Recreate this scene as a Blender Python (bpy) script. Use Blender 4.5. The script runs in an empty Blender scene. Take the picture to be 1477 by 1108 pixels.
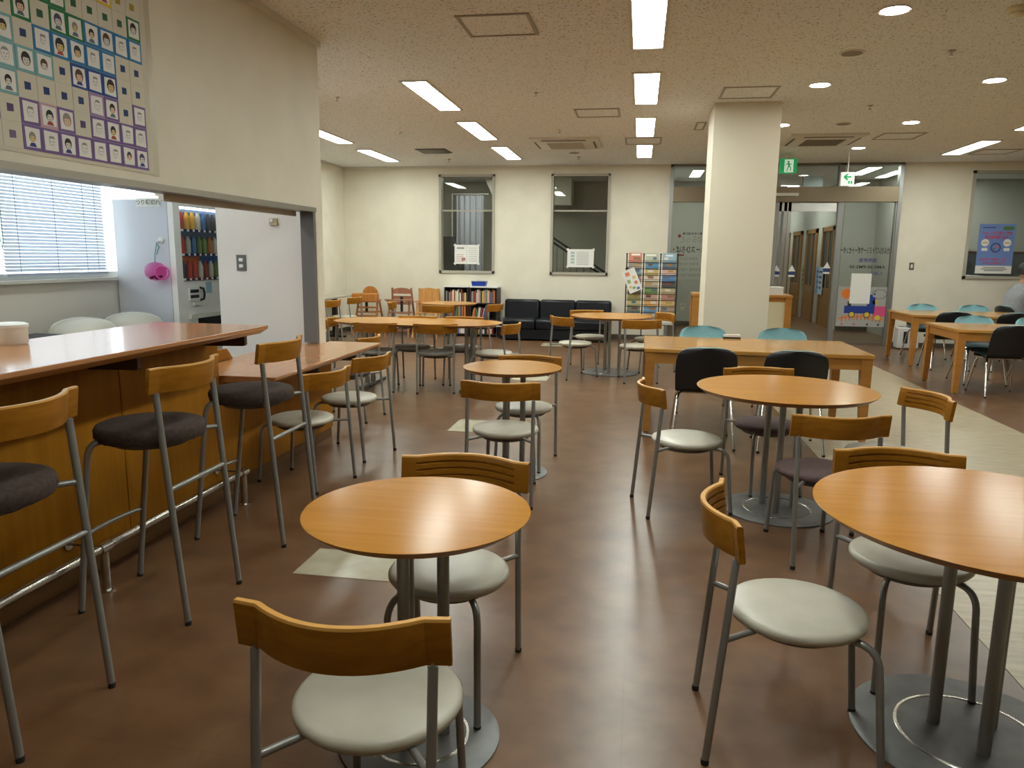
import bpy, math, random
from mathutils import Matrix, Vector
random.seed(7)
S = bpy.context.scene
COL = S.collection
PI = math.pi

# ------------------------------------------------------------------ camera, world, exposure
cd = bpy.data.cameras.new('camera')
cam = bpy.data.objects.new('camera', cd); COL.objects.link(cam)
cd.sensor_fit = 'HORIZONTAL'; cd.sensor_width = 36.0
cd.lens = 36.0 * 1080.0 / 1477.0
cd.clip_start = 0.05; cd.clip_end = 200
Rcv = Matrix(((0.985823889, 0.167395684, 0.011399301),
              (0.039422442, -0.165055745, -0.985496054),
              (-0.163086266, 0.971974941, -0.169315043)))
flip = Matrix(((1, 0, 0), (0, -1, 0), (0, 0, -1)))
cam.matrix_world = Matrix.Translation((0, 0, 1.49)) @ (flip @ Rcv).transposed().to_4x4()
S.camera = cam

W = bpy.data.worlds.new('daylight'); S.world = W; W.use_nodes = True
bg = W.node_tree.nodes['Background']
bg.inputs[0].default_value = (0.80, 0.90, 1.0, 1); bg.inputs[1].default_value = 4.5
S.view_settings.view_transform = 'Standard'; S.view_settings.look = 'None'
S.view_settings.gamma = 1.0; S.view_settings.use_curve_mapping = False
S.view_settings.exposure = 0.0
S.cycles.caustics_reflective = False; S.cycles.caustics_refractive = False
PANEL_W = 33.0      # radiance of the long fluorescent diffusers
SPOT_W = 60.0       # radiance of the round downlights

# ------------------------------------------------------------------ materials
MATS = {}
def pmat(name, col, rough=0.5, metal=0.0, spec=0.5, emit=None, es=0.0, coat=0.0, alpha=1.0, trans=0.0):
    if name in MATS: return MATS[name]
    m = bpy.data.materials.new(name); m.use_nodes = True
    b = m.node_tree.nodes['Principled BSDF']
    b.inputs['Base Color'].default_value = (*col, 1); b.inputs['Roughness'].default_value = rough
    b.inputs['Metallic'].default_value = metal; b.inputs['Specular IOR Level'].default_value = spec
    b.inputs['Coat Weight'].default_value = coat
    b.inputs['Alpha'].default_value = alpha; b.inputs['Transmission Weight'].default_value = trans
    if emit: b.inputs['Emission Color'].default_value = (*emit, 1); b.inputs['Emission Strength'].default_value = es
    MATS[name] = m; return m
def nodes(m): return m.node_tree.nodes, m.node_tree.links, m.node_tree.nodes['Principled BSDF']
def noise_col(m, c1, c2, scale, detail=3, vec=(1, 1, 1), lo=.35, hi=.65, bump=0.0, rough=None, dist=.01):
    N, L, b = nodes(m)
    tc = N.new('ShaderNodeTexCoord'); mp = N.new('ShaderNodeMapping'); mp.inputs['Scale'].default_value = vec
    nz = N.new('ShaderNodeTexNoise'); nz.inputs['Scale'].default_value = scale; nz.inputs['Detail'].default_value = detail
    cr = N.new('ShaderNodeValToRGB'); cr.color_ramp.elements[0].position = lo; cr.color_ramp.elements[1].position = hi
    cr.color_ramp.elements[0].color = (*c1, 1); cr.color_ramp.elements[1].color = (*c2, 1)
    L.new(tc.outputs['Object'], mp.inputs[0]); L.new(mp.outputs[0], nz.inputs['Vector'])
    L.new(nz.outputs[0], cr.inputs[0]); L.new(cr.outputs[0], b.inputs['Base Color'])
    if bump:
        bp = N.new('ShaderNodeBump'); bp.inputs['Strength'].default_value = bump; bp.inputs['Distance'].default_value = dist
        L.new(nz.outputs[0], bp.inputs['Height']); L.new(bp.outputs[0], b.inputs['Normal'])
    if rough:
        mr = N.new('ShaderNodeMapRange'); mr.inputs[3].default_value = rough[0]; mr.inputs[4].default_value = rough[1]
        n2 = N.new('ShaderNodeTexNoise'); n2.inputs['Scale'].default_value = 1.6; n2.inputs['Detail'].default_value = 4
        L.new(tc.outputs['Object'], n2.inputs['Vector']); L.new(n2.outputs[0], mr.inputs[0]); L.new(mr.outputs[0], b.inputs['Roughness'])
    return m
def wood(name, c1, c2, axis=0, rough=.35, scale=1.0, coat=0.0, spec=.25):
    m = pmat(name, c2, rough, coat=coat, spec=spec)
    v = [34 * scale] * 3; v[axis] = 1.6 * scale
    return noise_col(m, c1, c2, 1.0, 5, v, .3, .7)

WALL = noise_col(pmat('wall_paint', (.74, .68, .54), .75), (.74, .69, .57), (.78, .73, .61), 3, 2, bump=.02)
PILLAR = pmat('pillar_paint', (.76, .71, .58), .7)
KWALL = pmat('kitchen_wall_paint', (.80, .76, .69), .7)
KWHITE = pmat('kitchen_partition_white', (.82, .77, .745), .6)
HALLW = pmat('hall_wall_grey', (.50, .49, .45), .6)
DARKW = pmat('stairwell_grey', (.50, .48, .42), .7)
# ceiling: rock wool board with small pits
CEIL = pmat('ceiling_board', (.66, .58, .47), .9, spec=.2)
noise_col(CEIL, (.38, .37, .36), (.88, .90, .91), 66, 2, (1, 1, 1), .33, .40, bump=.25)
# floor: mottled brown vinyl with a soft wax gloss and faint tile joints
FLOOR = pmat('brown_vinyl', (.16, .09, .06), .3)
noise_col(FLOOR, (.122, .057, .025), (.205, .108, .053), 5, 4, (1, 1, 1), .28, .74, rough=(.278, .32))
def add_joints(m, size):
    N, L, b = nodes(m)
    src = b.inputs['Base Color'].links[0].from_socket
    tc = N.new('ShaderNodeTexCoord'); br = N.new('ShaderNodeTexBrick'); br.offset = 0
    br.inputs['Color1'].default_value = (1, 1, 1, 1); br.inputs['Color2'].default_value = (.97, .97, .97, 1); br.inputs['Mortar'].default_value = (.86, .85, .84, 1)
    br.inputs['Scale'].default_value = 1; br.inputs['Mortar Size'].default_value = .002
    br.inputs['Brick Width'].default_value = size; br.inputs['Row Height'].default_value = size
    mx = N.new('ShaderNodeMix'); mx.data_type = 'RGBA'; mx.blend_type = 'MULTIPLY'; mx.inputs[0].default_value = 1
    L.new(tc.outputs['Object'], br.inputs['Vector']); L.new(src, mx.inputs[6]); L.new(br.outputs['Color'], mx.inputs[7])
    L.new(mx.outputs[2], b.inputs['Base Color'])
add_joints(FLOOR, .62)
STRIPE = pmat('beige_vinyl', (.5, .44, .32), .3)
noise_col(STRIPE, (.36, .29, .18), (.50, .42, .28), 6, 6, (1, 5, 1), .3, .7, rough=(.28, .36))
TILE = noise_col(pmat('ivory_vinyl', (.5, .46, .34), .25), (.44, .40, .28), (.54, .50, .38), 6, 5)
WFRAME = pmat('window_frame_beige', (.42, .39, .32), .5)
BASEB = pmat('baseboard_brown', (.10, .08, .065), .5)

TABLE = wood('table_maple', (.46, .190, .022), (.54, .238, .034), 0, .19, spec=.08)
EDGE = wood('table_edge', (.30, .13, .035), (.36, .17, .05), 0, .35)
CHAIRW = wood('chair_plywood', (.24, .090, .006), (.33, .132, .012), 1, .34, 1.2, spec=.18)
PLYEDGE_LIT = pmat('plywood_edge_lit', (.66, .33, .07), .4)  # plywood edge along the back's top, highlight from above painted in
CTOP = wood('counter_top_wood', (.48, .215, .085), (.56, .26, .11), 1, .14, .7, spec=.6)
CPANEL = wood('counter_panel_wood', (.29, .115, .008), (.36, .15, .012), 2, .4, .8, spec=.12)
CDARK = pmat('counter_bracket', (.10, .055, .03), .5)
OAK = wood('oak_frame', (.40, .17, .036), (.48, .22, .055), 0, .3)
OAKT = wood('oak_top', (.46, .215, .045), (.54, .265, .062), 0, .15)
STEEL = pmat('silver_paint', (.30, .30, .285), .36, .5)
STEELD = noise_col(pmat('table_base_steel', (.18, .18, .175), .5, .25), (.13, .13, .127), (.21, .21, .205), 7, 6, rough=(.42, .6))
CHROME = pmat('chrome', (.75, .75, .74), .12, 1)
INOX = pmat('stainless', (.58, .56, .52), .25, 1)
INOXD = pmat('stainless_dark', (.30, .27, .23), .35, .9)
BLACK = pmat('black_rubber', (.015, .015, .016), .6)
VINYL = noise_col(pmat('greige_vinyl', (.53, .50, .41), .35), (.51, .48, .39), (.56, .53, .44), 9, 3)
BROWNV = noise_col(pmat('brown_fabric', (.055, .034, .026), .9), (.042, .026, .020), (.066, .042, .033), 60, 3)
PLUMV = noise_col(pmat('plum_fabric', (.11, .07, .066), .9), (.088, .054, .052), (.125, .08, .076), 50, 3)
GREYV = noise_col(pmat('grey_fabric', (.30, .29, .27), .9), (.26, .25, .23), (.34, .33, .31), 50, 3)
PAN = pmat('seat_pan_dark', (.055, .052, .05), .5)
SHELL = pmat('black_shell', (.012, .013, .015), .42)
BLUE = noise_col(pmat('aqua_fabric', (.22, .45, .50), .85), (.20, .42, .47), (.25, .48, .53), 70, 2)
SEAT_SHADED = pmat('aqua_fabric_shaded', (.035, .075, .085), .9)  # aqua upholstery darkened: table shade over the seats put into the colour
LEATHER = noise_col(pmat('black_leather', (.008, .009, .013), .3, spec=.3), (.007, .008, .011), (.011, .012, .017), 25, 3, bump=.03)
WHITE = pmat('white_plastic', (.78, .78, .76), .4)
PAPER = pmat('paper_white', (.80, .79, .76), .8)
OFFW = pmat('offwhite_metal', (.70, .68, .62), .45)
CREAM = pmat('cream_panel', (.72, .66, .47), .6)
GREYP = pmat('grey_paint', (.16, .15, .15), .5)
def flat(name, r, g, b, rough=.7):
    f = lambda c: ((c / 255 + .055) / 1.055) ** 2.4 if c > 10 else c / 255 / 12.92
    return pmat(name, (f(r), f(g), f(b)), rough)
LIGHTM = pmat('lamp_diffuser', (.9, .9, .9), .5, emit=(.93, 1.0, .93), es=PANEL_W)
SPOTM = pmat('downlight_lens', (.9, .9, .9), .5, emit=(1.0, .97, .88), es=SPOT_W)
def glassmat(name, tint, refl=1.45):
    m = bpy.data.materials.new(name); m.use_nodes = True
    N, L = m.node_tree.nodes, m.node_tree.links; N.clear()
    o = N.new('ShaderNodeOutputMaterial'); mx = N.new('ShaderNodeMixShader'); fr = N.new('ShaderNodeFresnel'); fr.inputs[0].default_value = refl
    t = N.new('ShaderNodeBsdfTransparent'); t.inputs[0].default_value = (*tint, 1)
    g = N.new('ShaderNodeBsdfGlossy'); g.inputs['Roughness'].default_value = .02
    ge = N.new('ShaderNodeNewGeometry'); mr = N.new('ShaderNodeMapRange'); mr.inputs[3].default_value = refl; mr.inputs[4].default_value = 1 / refl
    L.new(ge.outputs['Backfacing'], mr.inputs[0]); L.new(mr.outputs[0], fr.inputs[0])
    L.new(fr.outputs[0], mx.inputs[0]); L.new(t.outputs[0], mx.inputs[1]); L.new(g.outputs[0], mx.inputs[2]); L.new(mx.outputs[0], o.inputs[0])
    MATS[name] = m; return m
GLASS = glassmat('pane_glass', (.86, .88, .85))
CLEAR = glassmat('display_glass', (.95, .96, .96), 1.3)
PINK = glassmat('pink_clear_plastic', (.95, .50, .74), 1.3)

# ------------------------------------------------------------------ mesh helpers
class MB:
    def __init__(s): s.v = []; s.f = []; s.m = []
    def add(s, vs, fs, m=0, M=None):
        o = len(s.v)
        for p in vs:
            p = Vector(p)
            s.v.append(tuple(M @ p) if M else tuple(p))
        for f in fs: s.f.append([i + o for i in f]); s.m.append(m)
        return s
    def box(s, c, d, m=0, rz=0, M=None):
        x, y, z = d[0] / 2, d[1] / 2, d[2] / 2
        vs = [(a, b, e) for e in (-z, z) for b in (-y, y) for a in (-x, x)]
        fs = [(0, 2, 3, 1), (4, 5, 7, 6), (0, 1, 5, 4), (2, 6, 7, 3), (0, 4, 6, 2), (1, 3, 7, 5)]
        T = Matrix.Translation(c) @ Matrix.Rotation(rz, 4, 'Z')
        return s.add(vs, fs, m, (M @ T) if M else T)
    def b2(s, lo, hi, m=0):
        return s.box([(a + b) / 2 for a, b in zip(lo, hi)], [abs(b - a) for a, b in zip(lo, hi)], m)
    def tube(s, pts, r, n=8, m=0, r2=None):
        P = [Vector(p) for p in pts]; rings = []; K = len(P)
        up = None
        for i, p in enumerate(P):
            t = (P[min(i + 1, K - 1)] - P[max(i - 1, 0)]).normalized()
            if up is None:
                a = Vector((0, 0, 1)) if abs(t.z) < .9 else Vector((1, 0, 0))
                up = (a - t * a.dot(t)).normalized()
            else: up = (up - t * up.dot(t)).normalized()
            w = t.cross(up); rr = r if r2 is None else r + (r2 - r) * i / (K - 1)
            rings.append([tuple(p + (up * math.cos(2 * PI * k / n) + w * math.sin(2 * PI * k / n)) * rr) for k in range(n)])
        vs = [q for ring in rings for q in ring]; fs = []
        for i in range(K - 1):
            for k in range(n):
                a, b = i * n + k, i * n + (k + 1) % n
                fs.append((a, b, b + n, a + n))
        fs.append(tuple(range(n - 1, -1, -1))); fs.append(tuple(range((K - 1) * n, K * n)))
        return s.add(vs, fs, m)
    def lathe(s, prof, c=(0, 0, 0), n=24, m=0, M=None, sx=1, sy=1, caps=True):
        vs = []; fs = []; K = len(prof)
        for r, z in prof:
            for k in range(n): vs.append((c[0] + sx * r * math.cos(2 * PI * k / n), c[1] + sy * r * math.sin(2 * PI * k / n), c[2] + z))
        for i in range(K - 1):
            for k in range(n):
                a, b = i * n + k, i * n + (k + 1) % n
                fs.append((a, b, b + n, a + n))
        if caps: fs.append(tuple(range(n - 1, -1, -1))); fs.append(tuple(range((K - 1) * n, K * n)))
        return s.add(vs, fs, m, M)
    def prism(s, poly, z0, z1, m=0, M=None):
        n = len(poly)
        vs = [(x, y, z0) for x, y in poly] + [(x, y, z1) for x, y in poly]
        fs = [tuple(range(n - 1, -1, -1)), tuple(range(n, 2 * n))] + [(i, (i + 1) % n, n + (i + 1) % n, n + i) for i in range(n)]
        return s.add(vs, fs, m, M)
    def loft(s, rings, m=0, cap=True, closed=True):
        n = len(rings[0]); vs = [p for r in rings for p in r]; fs = []
        for i in range(len(rings) - 1):
            for k in range(n if closed else n - 1):
                a, b = i * n + k, i * n + (k + 1) % n
                fs.append((a, b, b + n, a + n))
        if cap: fs.append(tuple(range(n - 1, -1, -1))); fs.append(tuple(range((len(rings) - 1) * n, len(rings) * n)))
        return s.add(vs, fs, m)
    def mesh(s, name, mats, smooth=True, ang=35):
        me = bpy.data.meshes.new(name); me.from_pydata(s.v, [], s.f)
        for mt in (mats if isinstance(mats, (list, tuple)) else [mats]): me.materials.append(mt)
        me.polygons.foreach_set('material_index', s.m)
        me.validate(); me.update()
        import bmesh
        bm = bmesh.new(); bm.from_mesh(me); bmesh.ops.recalc_face_normals(bm, faces=bm.faces); bm.to_mesh(me); bm.free()
        if smooth:
            me.polygons.foreach_set('use_smooth', [True] * len(me.polygons)); me.set_sharp_from_angle(angle=math.radians(ang))
        return me
CACHE = {}
def cached(key, fn):
    if key not in CACHE: CACHE[key] = fn()
    return CACHE[key]
def O(name, me, parent=None, loc=(0, 0, 0), rz=0, rot=None, **p):
    o = bpy.data.objects.new(name, me); COL.objects.link(o); o.parent = parent
    o.location = loc; o.rotation_euler = rot if rot else (0, 0, rz)
    for k, v in p.items(): o[k] = v
    return o
def thing(name, label, cat, loc=(0, 0, 0), rz=0, group=None, me=None, rot=None):
    o = O(name, me, None, loc, rz, rot, label=label, category=cat)
    if group: o['group'] = group
    return o
def struct(name, mb, mat, parent=None, **k):
    o = O(name, mb.mesh(name, mat), parent, **k)
    if not parent: o['kind'] = 'structure'
    return o
def bevel(o, w=.004, seg=2):
    b = o.modifiers.new('bevel', 'BEVEL'); b.width = w; b.segments = seg; b.limit_method = 'ANGLE'; b.angle_limit = math.radians(40)
    return o
def textmesh(body, size, mat, mirror=False, align='CENTER', ext=.0006):
    cu = bpy.data.curves.new('text', 'FONT'); cu.body = body; cu.size = size; cu.align_x = align; cu.align_y = 'CENTER'; cu.extrude = ext; cu.offset = size * .02; cu.resolution_u = 2
    t = bpy.data.objects.new('text', cu); COL.objects.link(t)
    dg = bpy.context.evaluated_depsgraph_get()
    me = bpy.data.meshes.new_from_object(t.evaluated_get(dg)); bpy.data.objects.remove(t)
    if mirror:
        me.transform(Matrix.Scale(-1, 4, (1, 0, 0))); me.flip_normals()
    me.materials.clear(); me.materials.append(mat)
    return me
UP = (PI / 2, 0, 0)      # text standing up and read from -Y

# ------------------------------------------------------------------ room shell
HC = 3.1                 # ceiling
XL = -2.54               # face of the left wall with the serving opening
YB = 13.9                # back wall
XR = 9.0; YN = -3.2
fl = struct('floor', MB().b2((-6.2, YN - .2, -.1), (XR + .2, 26, 0)), FLOOR)
st = struct('floor_stripe', MB().prism([(1.40, YN), (3.46, YN), (3.30, 13.8), (1.38, 13.8)], .0003, .0025), STRIPE, fl)
TL = [((-1.56, 3.11), (-.97, 3.42)), ((-1.58, 6.08), (-1.0, 6.55)), ((-1.5, 8.85), (-1.06, 9.22)), ((-1.6, 12.4), (-1.0, 12.85)), ((-1.55, .3), (-1.0, .8))]
for a, b in TL: struct('floor_tile', MB().b2((a[0], a[1], .0003), (b[0], b[1], .0022)), TILE, fl)
ce = struct('ceiling', MB().b2((-6.2, YN - .2, HC), (XR + .2, 26, HC + .15)), CEIL)

HZ = 1.82                # underside of the opening's head
mb = MB(); mb.b2((XL - .12, YN, HZ), (XL, 5.695, HC)); mb.b2((XL - .12, 5.695, 0), (XL, 5.82, HC))
struct('wall_left', mb, WALL)
mb = MB(); mb.b2((XL - .13, YN, HZ - .012), (XL + .006, 5.70, HZ + .022))
struct('trim_1', mb, INOXD)                                  # steel strip along the head of the opening
mb = MB(); mb.b2((XL - .115, 5.66, .78), (XL - .004, 5.695, HZ - .012)); struct('trim_2', mb, GREYP)
mb = MB(); mb.b2((-2.70, 3.95, 1.772), (-2.668, 5.62, 1.83)); mb.b2((-2.72, 3.95, 1.80), (-2.70, 5.62, 1.815), 1); struct('trim_3', mb, [OFFW, OFFW])
mb = MB(); mb.b2((-3.43, 5.75, 0), (-2.545, 5.82, HC)); struct('wall_partition', mb, KWHITE)
mb = MB().prism([(-3.43, 5.82), (-3.33, 5.82), (-3.62, 8.1), (-3.74, 8.1)], 0, HC); mb.b2((-5.75, 8.0, 0), (-3.72, 8.1, HC)); struct('wall_kitchen_end', mb, KWALL)
XW = -4.82               # kitchen window wall
mb = MB(); mb.b2((XW - .15, YN, 0), (XW, 7.5, 1.25)); mb.b2((XW - .15, YN, 2.55), (XW, 7.5, HC)); mb.b2((XW - .15, 7.42, 0), (XW, 8.0, HC)); mb.b2((XW - .15, YN, 1.25), (XW, YN + .1, 2.55))
struct('wall_kitchen_window', mb, KWALL)
# alcove and back walls
mb = MB(); mb.b2((-5.75, 8.1, 0), (-5.62, YB + .15, HC)); struct('wall_alcove', mb, WALL)
WIN = [(-3.75, -2.69, 1.15, 2.95), (-1.65, -.585, 1.15, 2.95), (5.37, 7.6, 1.19, 2.96)]
GX0, GX1 = .46, 4.30
def wall_with_holes(x0, x1, holes):
    mb = MB(); x = x0
    for a, b, z0, z1 in holes:
        mb.b2((x, YB, 0), (a, YB + .14, HC)); mb.b2((a, YB, 0), (b, YB + .14, z0)); mb.b2((a, YB, z1), (b, YB + .14, HC)); x = b
    mb.b2((x, YB, 0), (x1, YB + .14, HC)); return mb
struct('wall_back', wall_with_holes(-5.62, GX0, WIN[:2]), WALL)
struct('wall_back_right', wall_with_holes(GX1, XR, WIN[2:]), WALL)
struct('wall_right', MB().b2((XR, YN, 0), (XR + .14, YB + .14, HC)), WALL)
struct('wall_near', MB().b2((-6.1, YN - .14, 0), (XR, YN, HC)), WALL)
struct('baseboard_back', MB().b2((-5.62, YB - .012, 0), (GX0, YB, .08)), BASEB)
struct('baseboard_back_right', MB().b2((GX1, YB - .012, 0), (XR, YB, .08)), BASEB)
struct('baseboard_alcove', MB().b2((-5.62, 8.1, 0), (-5.608, YB, .08)), BASEB)
struct('trim_4', MB().b2((-5.62, YB - .03, HC - .03), (GX0, YB, HC)), OFFW)      # picture rail under the ceiling
struct('trim_5', MB().b2((XL, YN, HC - .045), (XL + .03, 5.82, HC)), OFFW)
struct('trim_6', MB().b2((-5.62, 8.1, HC - .03), (-5.59, YB, HC)), OFFW)
struct('pillar', MB().b2((.705, 8.5, 0), (1.385, 9.2, HC)), PILLAR)

# windows in the back wall
def window(n, x0, x1, z0, z1, transom):
    mb = MB(); t = .045
    for a, b in (((x0, z0), (x0 + t, z1)), ((x1 - t, z0), (x1, z1)), ((x0, z0), (x1, z0 + t)), ((x0, z1 - t), (x1, z1))):
        mb.b2((a[0], YB - .03, a[1]), (b[0], YB + .13, b[1]))
    w = struct('window_%d' % n, mb, WFRAME)
    if transom:
        O('transom', MB().b2((x0 + t, YB + .03, transom - .014), (x1 - t, YB + .07, transom + .014)).mesh('transom', WFRAME), w)
        O('pane', MB().b2((x0 + t, YB + .045, z0 + t), (x1 - t, YB + .053, transom - .02)).mesh('pane', GLASS), w)
        O('pane', MB().b2((x0 + t, YB + .045, transom + .02), (x1 - t, YB + .053, z1 - t)).mesh('pane', GLASS), w)
    else:
        O('pane', MB().b2((x0 + t, YB + .045, z0 + t), (x1 - t, YB + .053, z1 - t)).mesh('pane', GLASS), w)
    return w
window(1, *WIN[0], 2.30); window(2, *WIN[1], 2.30); window(3, *WIN[2], None)

# rooms behind the back wall
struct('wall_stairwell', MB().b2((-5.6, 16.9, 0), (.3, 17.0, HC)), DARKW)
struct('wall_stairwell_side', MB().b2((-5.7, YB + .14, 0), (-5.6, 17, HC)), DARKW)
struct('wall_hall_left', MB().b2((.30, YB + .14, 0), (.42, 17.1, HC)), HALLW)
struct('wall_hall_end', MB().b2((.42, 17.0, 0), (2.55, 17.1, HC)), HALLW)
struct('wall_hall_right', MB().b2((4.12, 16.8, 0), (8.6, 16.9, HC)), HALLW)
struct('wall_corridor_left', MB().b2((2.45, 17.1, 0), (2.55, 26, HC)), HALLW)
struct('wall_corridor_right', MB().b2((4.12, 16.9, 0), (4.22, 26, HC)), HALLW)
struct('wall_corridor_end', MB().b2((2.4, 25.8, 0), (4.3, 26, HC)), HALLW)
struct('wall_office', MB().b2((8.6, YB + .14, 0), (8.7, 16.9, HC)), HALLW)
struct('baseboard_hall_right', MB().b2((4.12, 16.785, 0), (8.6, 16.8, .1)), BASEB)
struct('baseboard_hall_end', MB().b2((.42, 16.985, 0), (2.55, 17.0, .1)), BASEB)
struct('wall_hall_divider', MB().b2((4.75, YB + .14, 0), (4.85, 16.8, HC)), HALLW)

# glass entrance
mb = MB()
for x in (GX0 + .03, 1.38, 2.30, GX1 - .03): mb.b2((x - .03, YB - .02, 0), (x + .03, YB + .12, HC))
mb.b2((3.30 - .03, YB - .02, 2.7), (3.36, YB + .12, HC))
fr = struct('door_1', mb, pmat('door_frame_steel', (.34, .34, .33), .42, .8))
O('head_beam', MB().b2((GX0 + .06, YB - .05, 2.455), (GX1 - .06, YB + .14, 2.705)).mesh('head_beam', pmat('door_beam_steel', (.25, .195, .13), .40, .7)), fr)
O('top_rail', MB().b2((GX0, YB - .02, HC - .04), (GX1, YB + .12, HC)).mesh('top_rail', INOXD), fr)
for a, b, z0, z1 in ((GX0 + .06, 1.35, .04, 2.455), (1.41, 2.27, .04, 2.455), (3.40, 4.24, .04, 2.455), (GX0 + .06, 1.35, 2.705, 3.06), (1.41, 2.27, 2.705, 3.06), (2.33, 3.27, 2.705, 3.06), (3.36, 4.24, 2.705, 3.06)):
    O('pane', MB().b2((a, YB + .04, z0), (b, YB + .048, z1)).mesh('pane', GLASS), fr)
for x in (3.335, 4.255): O('door_post', MB().b2((x - .035, YB, 0), (x + .035, YB + .09, 2.455)).mesh('door_post', MATS['door_frame_steel']), fr)
O('bottom_rail', MB().b2((3.37, YB + .02, 0), (4.24, YB + .08, .05)).mesh('bottom_rail', INOX), fr)
mb = MB()
for x in (2.36, 2.45, 2.52): mb.b2((x - .025, YB + .06, 0), (x + .025, YB + .11, 2.455))
mb.b2((2.33, YB + .06, 2.30), (3.30, YB + .11, 2.455)); O('sliding_frame', mb.mesh('sliding_frame', INOX), fr)
O('pane', MB().b2((2.54, YB + .08, .05), (3.30, YB + .088, 2.30)).mesh('pane', GLASS), fr)
O('door_sensor', MB().b2((2.25, YB - .09, 2.55), (2.62, YB - .05, 2.60)).mesh('door_sensor', OFFW), fr)

# marks on the glass
INK = flat('ink_black', 45, 42, 40); INKP = flat('ink_purple', 82, 74, 132); INKG = flat('ink_grey', 130, 130, 120); INKR = flat('ink_red', 120, 50, 50)
def glasstext(body, size, mat, x, z, mirror=True, fit=None):
    me = textmesh(body, size, mat, mirror)
    o = O('lettering', me, fr, (x, YB + .036, z), rot=UP)
    if fit:
        w = max(v.co.x for v in me.vertices) - min(v.co.x for v in me.vertices)
        if w > 0: o.scale = (fit / w, 1, 1)
    return o
glasstext('せんだいファミリーサポートセンター', .13, INK, 3.80, 1.635, fit=.80)
glasstext('開所時間', .075, INKP, 3.86, 1.47, fit=.28)
glasstext('AM9:30-PM2:30', .07, INK, 3.86, 1.36, fit=.58)
glasstext('休業日', .06, INKP, 4.02, 1.25, fit=.18)
glasstext('ユースひろば・', .13, INK, .83, 1.62, fit=.56)
glasstext('ぷらっと', .13, INKG, .88, 1.80, fit=.40)
glasstext('青少年交流広場', .045, INK, .89, 1.905, fit=.34)
for z, w in ((1.46, .30), (1.37, .34), (1.27, .46), (1.17, .44)):
    glasstext('開館時間 午前九時', .06, INKG, .85, z, fit=w)
O('red_mark', MB().prism([(-.035, 0), (0, -.04), (.035, 0), (0, .04)], -.001, .001).mesh('red_mark', INKR), fr, (.665, YB + .035, 1.865), rot=UP)
O('red_mark', MB().box((0, 0, 0), (.12, .03, .002)).mesh('red_mark', INKR), fr, (.70, YB + .035, 1.53), rot=UP)
# frosted film with a childrens picture on the right pane
film = O('picture_film', MB().b2((3.42, YB + .030, .33), (4.235, YB + .036, 1.02)).mesh('picture_film', pmat('film_grey', (.38, .38, .37), .5)), fr)
def disc(r, n=20): return [(r * math.cos(2 * PI * k / n), r * math.sin(2 * PI * k / n)) for k in range(n)]
mats = [flat('pic_orange', 224, 120, 40), flat('pic_blue', 30, 56, 140), flat('pic_pink', 214, 80, 130), flat('pic_yellow', 214, 190, 70), flat('pic_black', 45, 45, 45), flat('pic_rail', 196, 120, 50), flat('pic_white', 166, 166, 164)]
def decal(name, mb, x, z): return O(name, mb.mesh(name, mats, False), film, (x, YB + .0285, z), rot=UP)
mb = MB().prism(disc(.085), 0, .001, 0)
for k in range(14):
    a = 2 * PI * k / 14; mb.add([(.10 * math.cos(a - .07), .10 * math.sin(a - .07), .001), (.10 * math.cos(a + .07), .10 * math.sin(a + .07), .001), (.135 * math.cos(a), .135 * math.sin(a), .001)], [(0, 1, 2)], 0)
decal('sun_picture', mb, 3.56, .90)
mb = MB().prism([(-.28, 0), (.22, 0), (.22, .33), (.09, .33), (.09, .13), (-.28, .13)], 0, .001, 1)
mb.box((-.20, .17, .001), (.06, .08, .001), 4); mb.box((-.20, .22, .001), (.08, .03, .001), 3)
for x in (-.15, .10):
    mb.prism([(x + a, -.02 + b) for a, b in disc(.055, 14)], .001, .002, 4); mb.prism([(x + a, -.02 + b) for a, b in disc(.042, 14)], .002, .003, 3)
decal('train_picture', mb, 3.82, .56)
mb = MB().box((0, 0, 0), (.22, .18, .001), 2); mb.prism([(-.02 + a, -.11 + b) for a, b in disc(.045, 14)], .001, .002, 3); decal('wagon_picture', mb, 4.12, .60)
mb = MB(); P = [(-.38 + .76 * k / 12, .05 * math.sin(PI * k / 12)) for k in range(13)]
for (x0, z0), (x1, z1) in zip(P, P[1:]): mb.add([(x0, z0 - .012, 0), (x1, z1 - .012, 0), (x1, z1 + .012, 0), (x0, z0 + .012, 0)], [(0, 1, 2, 3)], 0)
for k in range(1, 12, 1): mb.box((P[k][0], P[k][1] - .005, .001), (.022, .11, .001), 5 if k % 2 else 0)
decal('track_picture', mb, 3.83, .46)
mb = MB()
for k in range(7):
    a = 2 * PI * k / 7; mb.prism([(.08 * math.cos(a) + q[0], .045 * math.sin(a) + q[1]) for q in disc(.045, 10)], 0, .0008, 4)
for k in range(7):
    a = 2 * PI * k / 7; mb.prism([(.08 * math.cos(a) + q[0], .045 * math.sin(a) + q[1]) for q in disc(.038, 10)], .0009, .0016, 6)
mb.prism(disc(.07, 12), .0017, .002, 6); decal('cloud_picture', mb, 4.10, .90)
mb = MB()
for k in range(6): mb.prism([(.03 * math.cos(k * PI / 3) + q[0], .03 * math.sin(k * PI / 3) + q[1]) for q in disc(.02, 8)], 0, .001, 3)
decal('flower_picture', mb, 4.04, .76)
mb = MB()
for x in (-.3, -.1, .12, .3): mb.prism([(x + q[0], q[1]) for q in disc(.018, 8)], 0, .001, 4 if x > 0 else 2)
decal('flower_picture', mb, 3.82, .37)
t = thing('notice_sheet', 'blank white sheet taped over the train picture on the glass door', 'notice', (3.78, YB + .026, .99), me=MB().box((0, 0, 0), (.33, .003, .52)).mesh('notice_sheet', PAPER))
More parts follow.
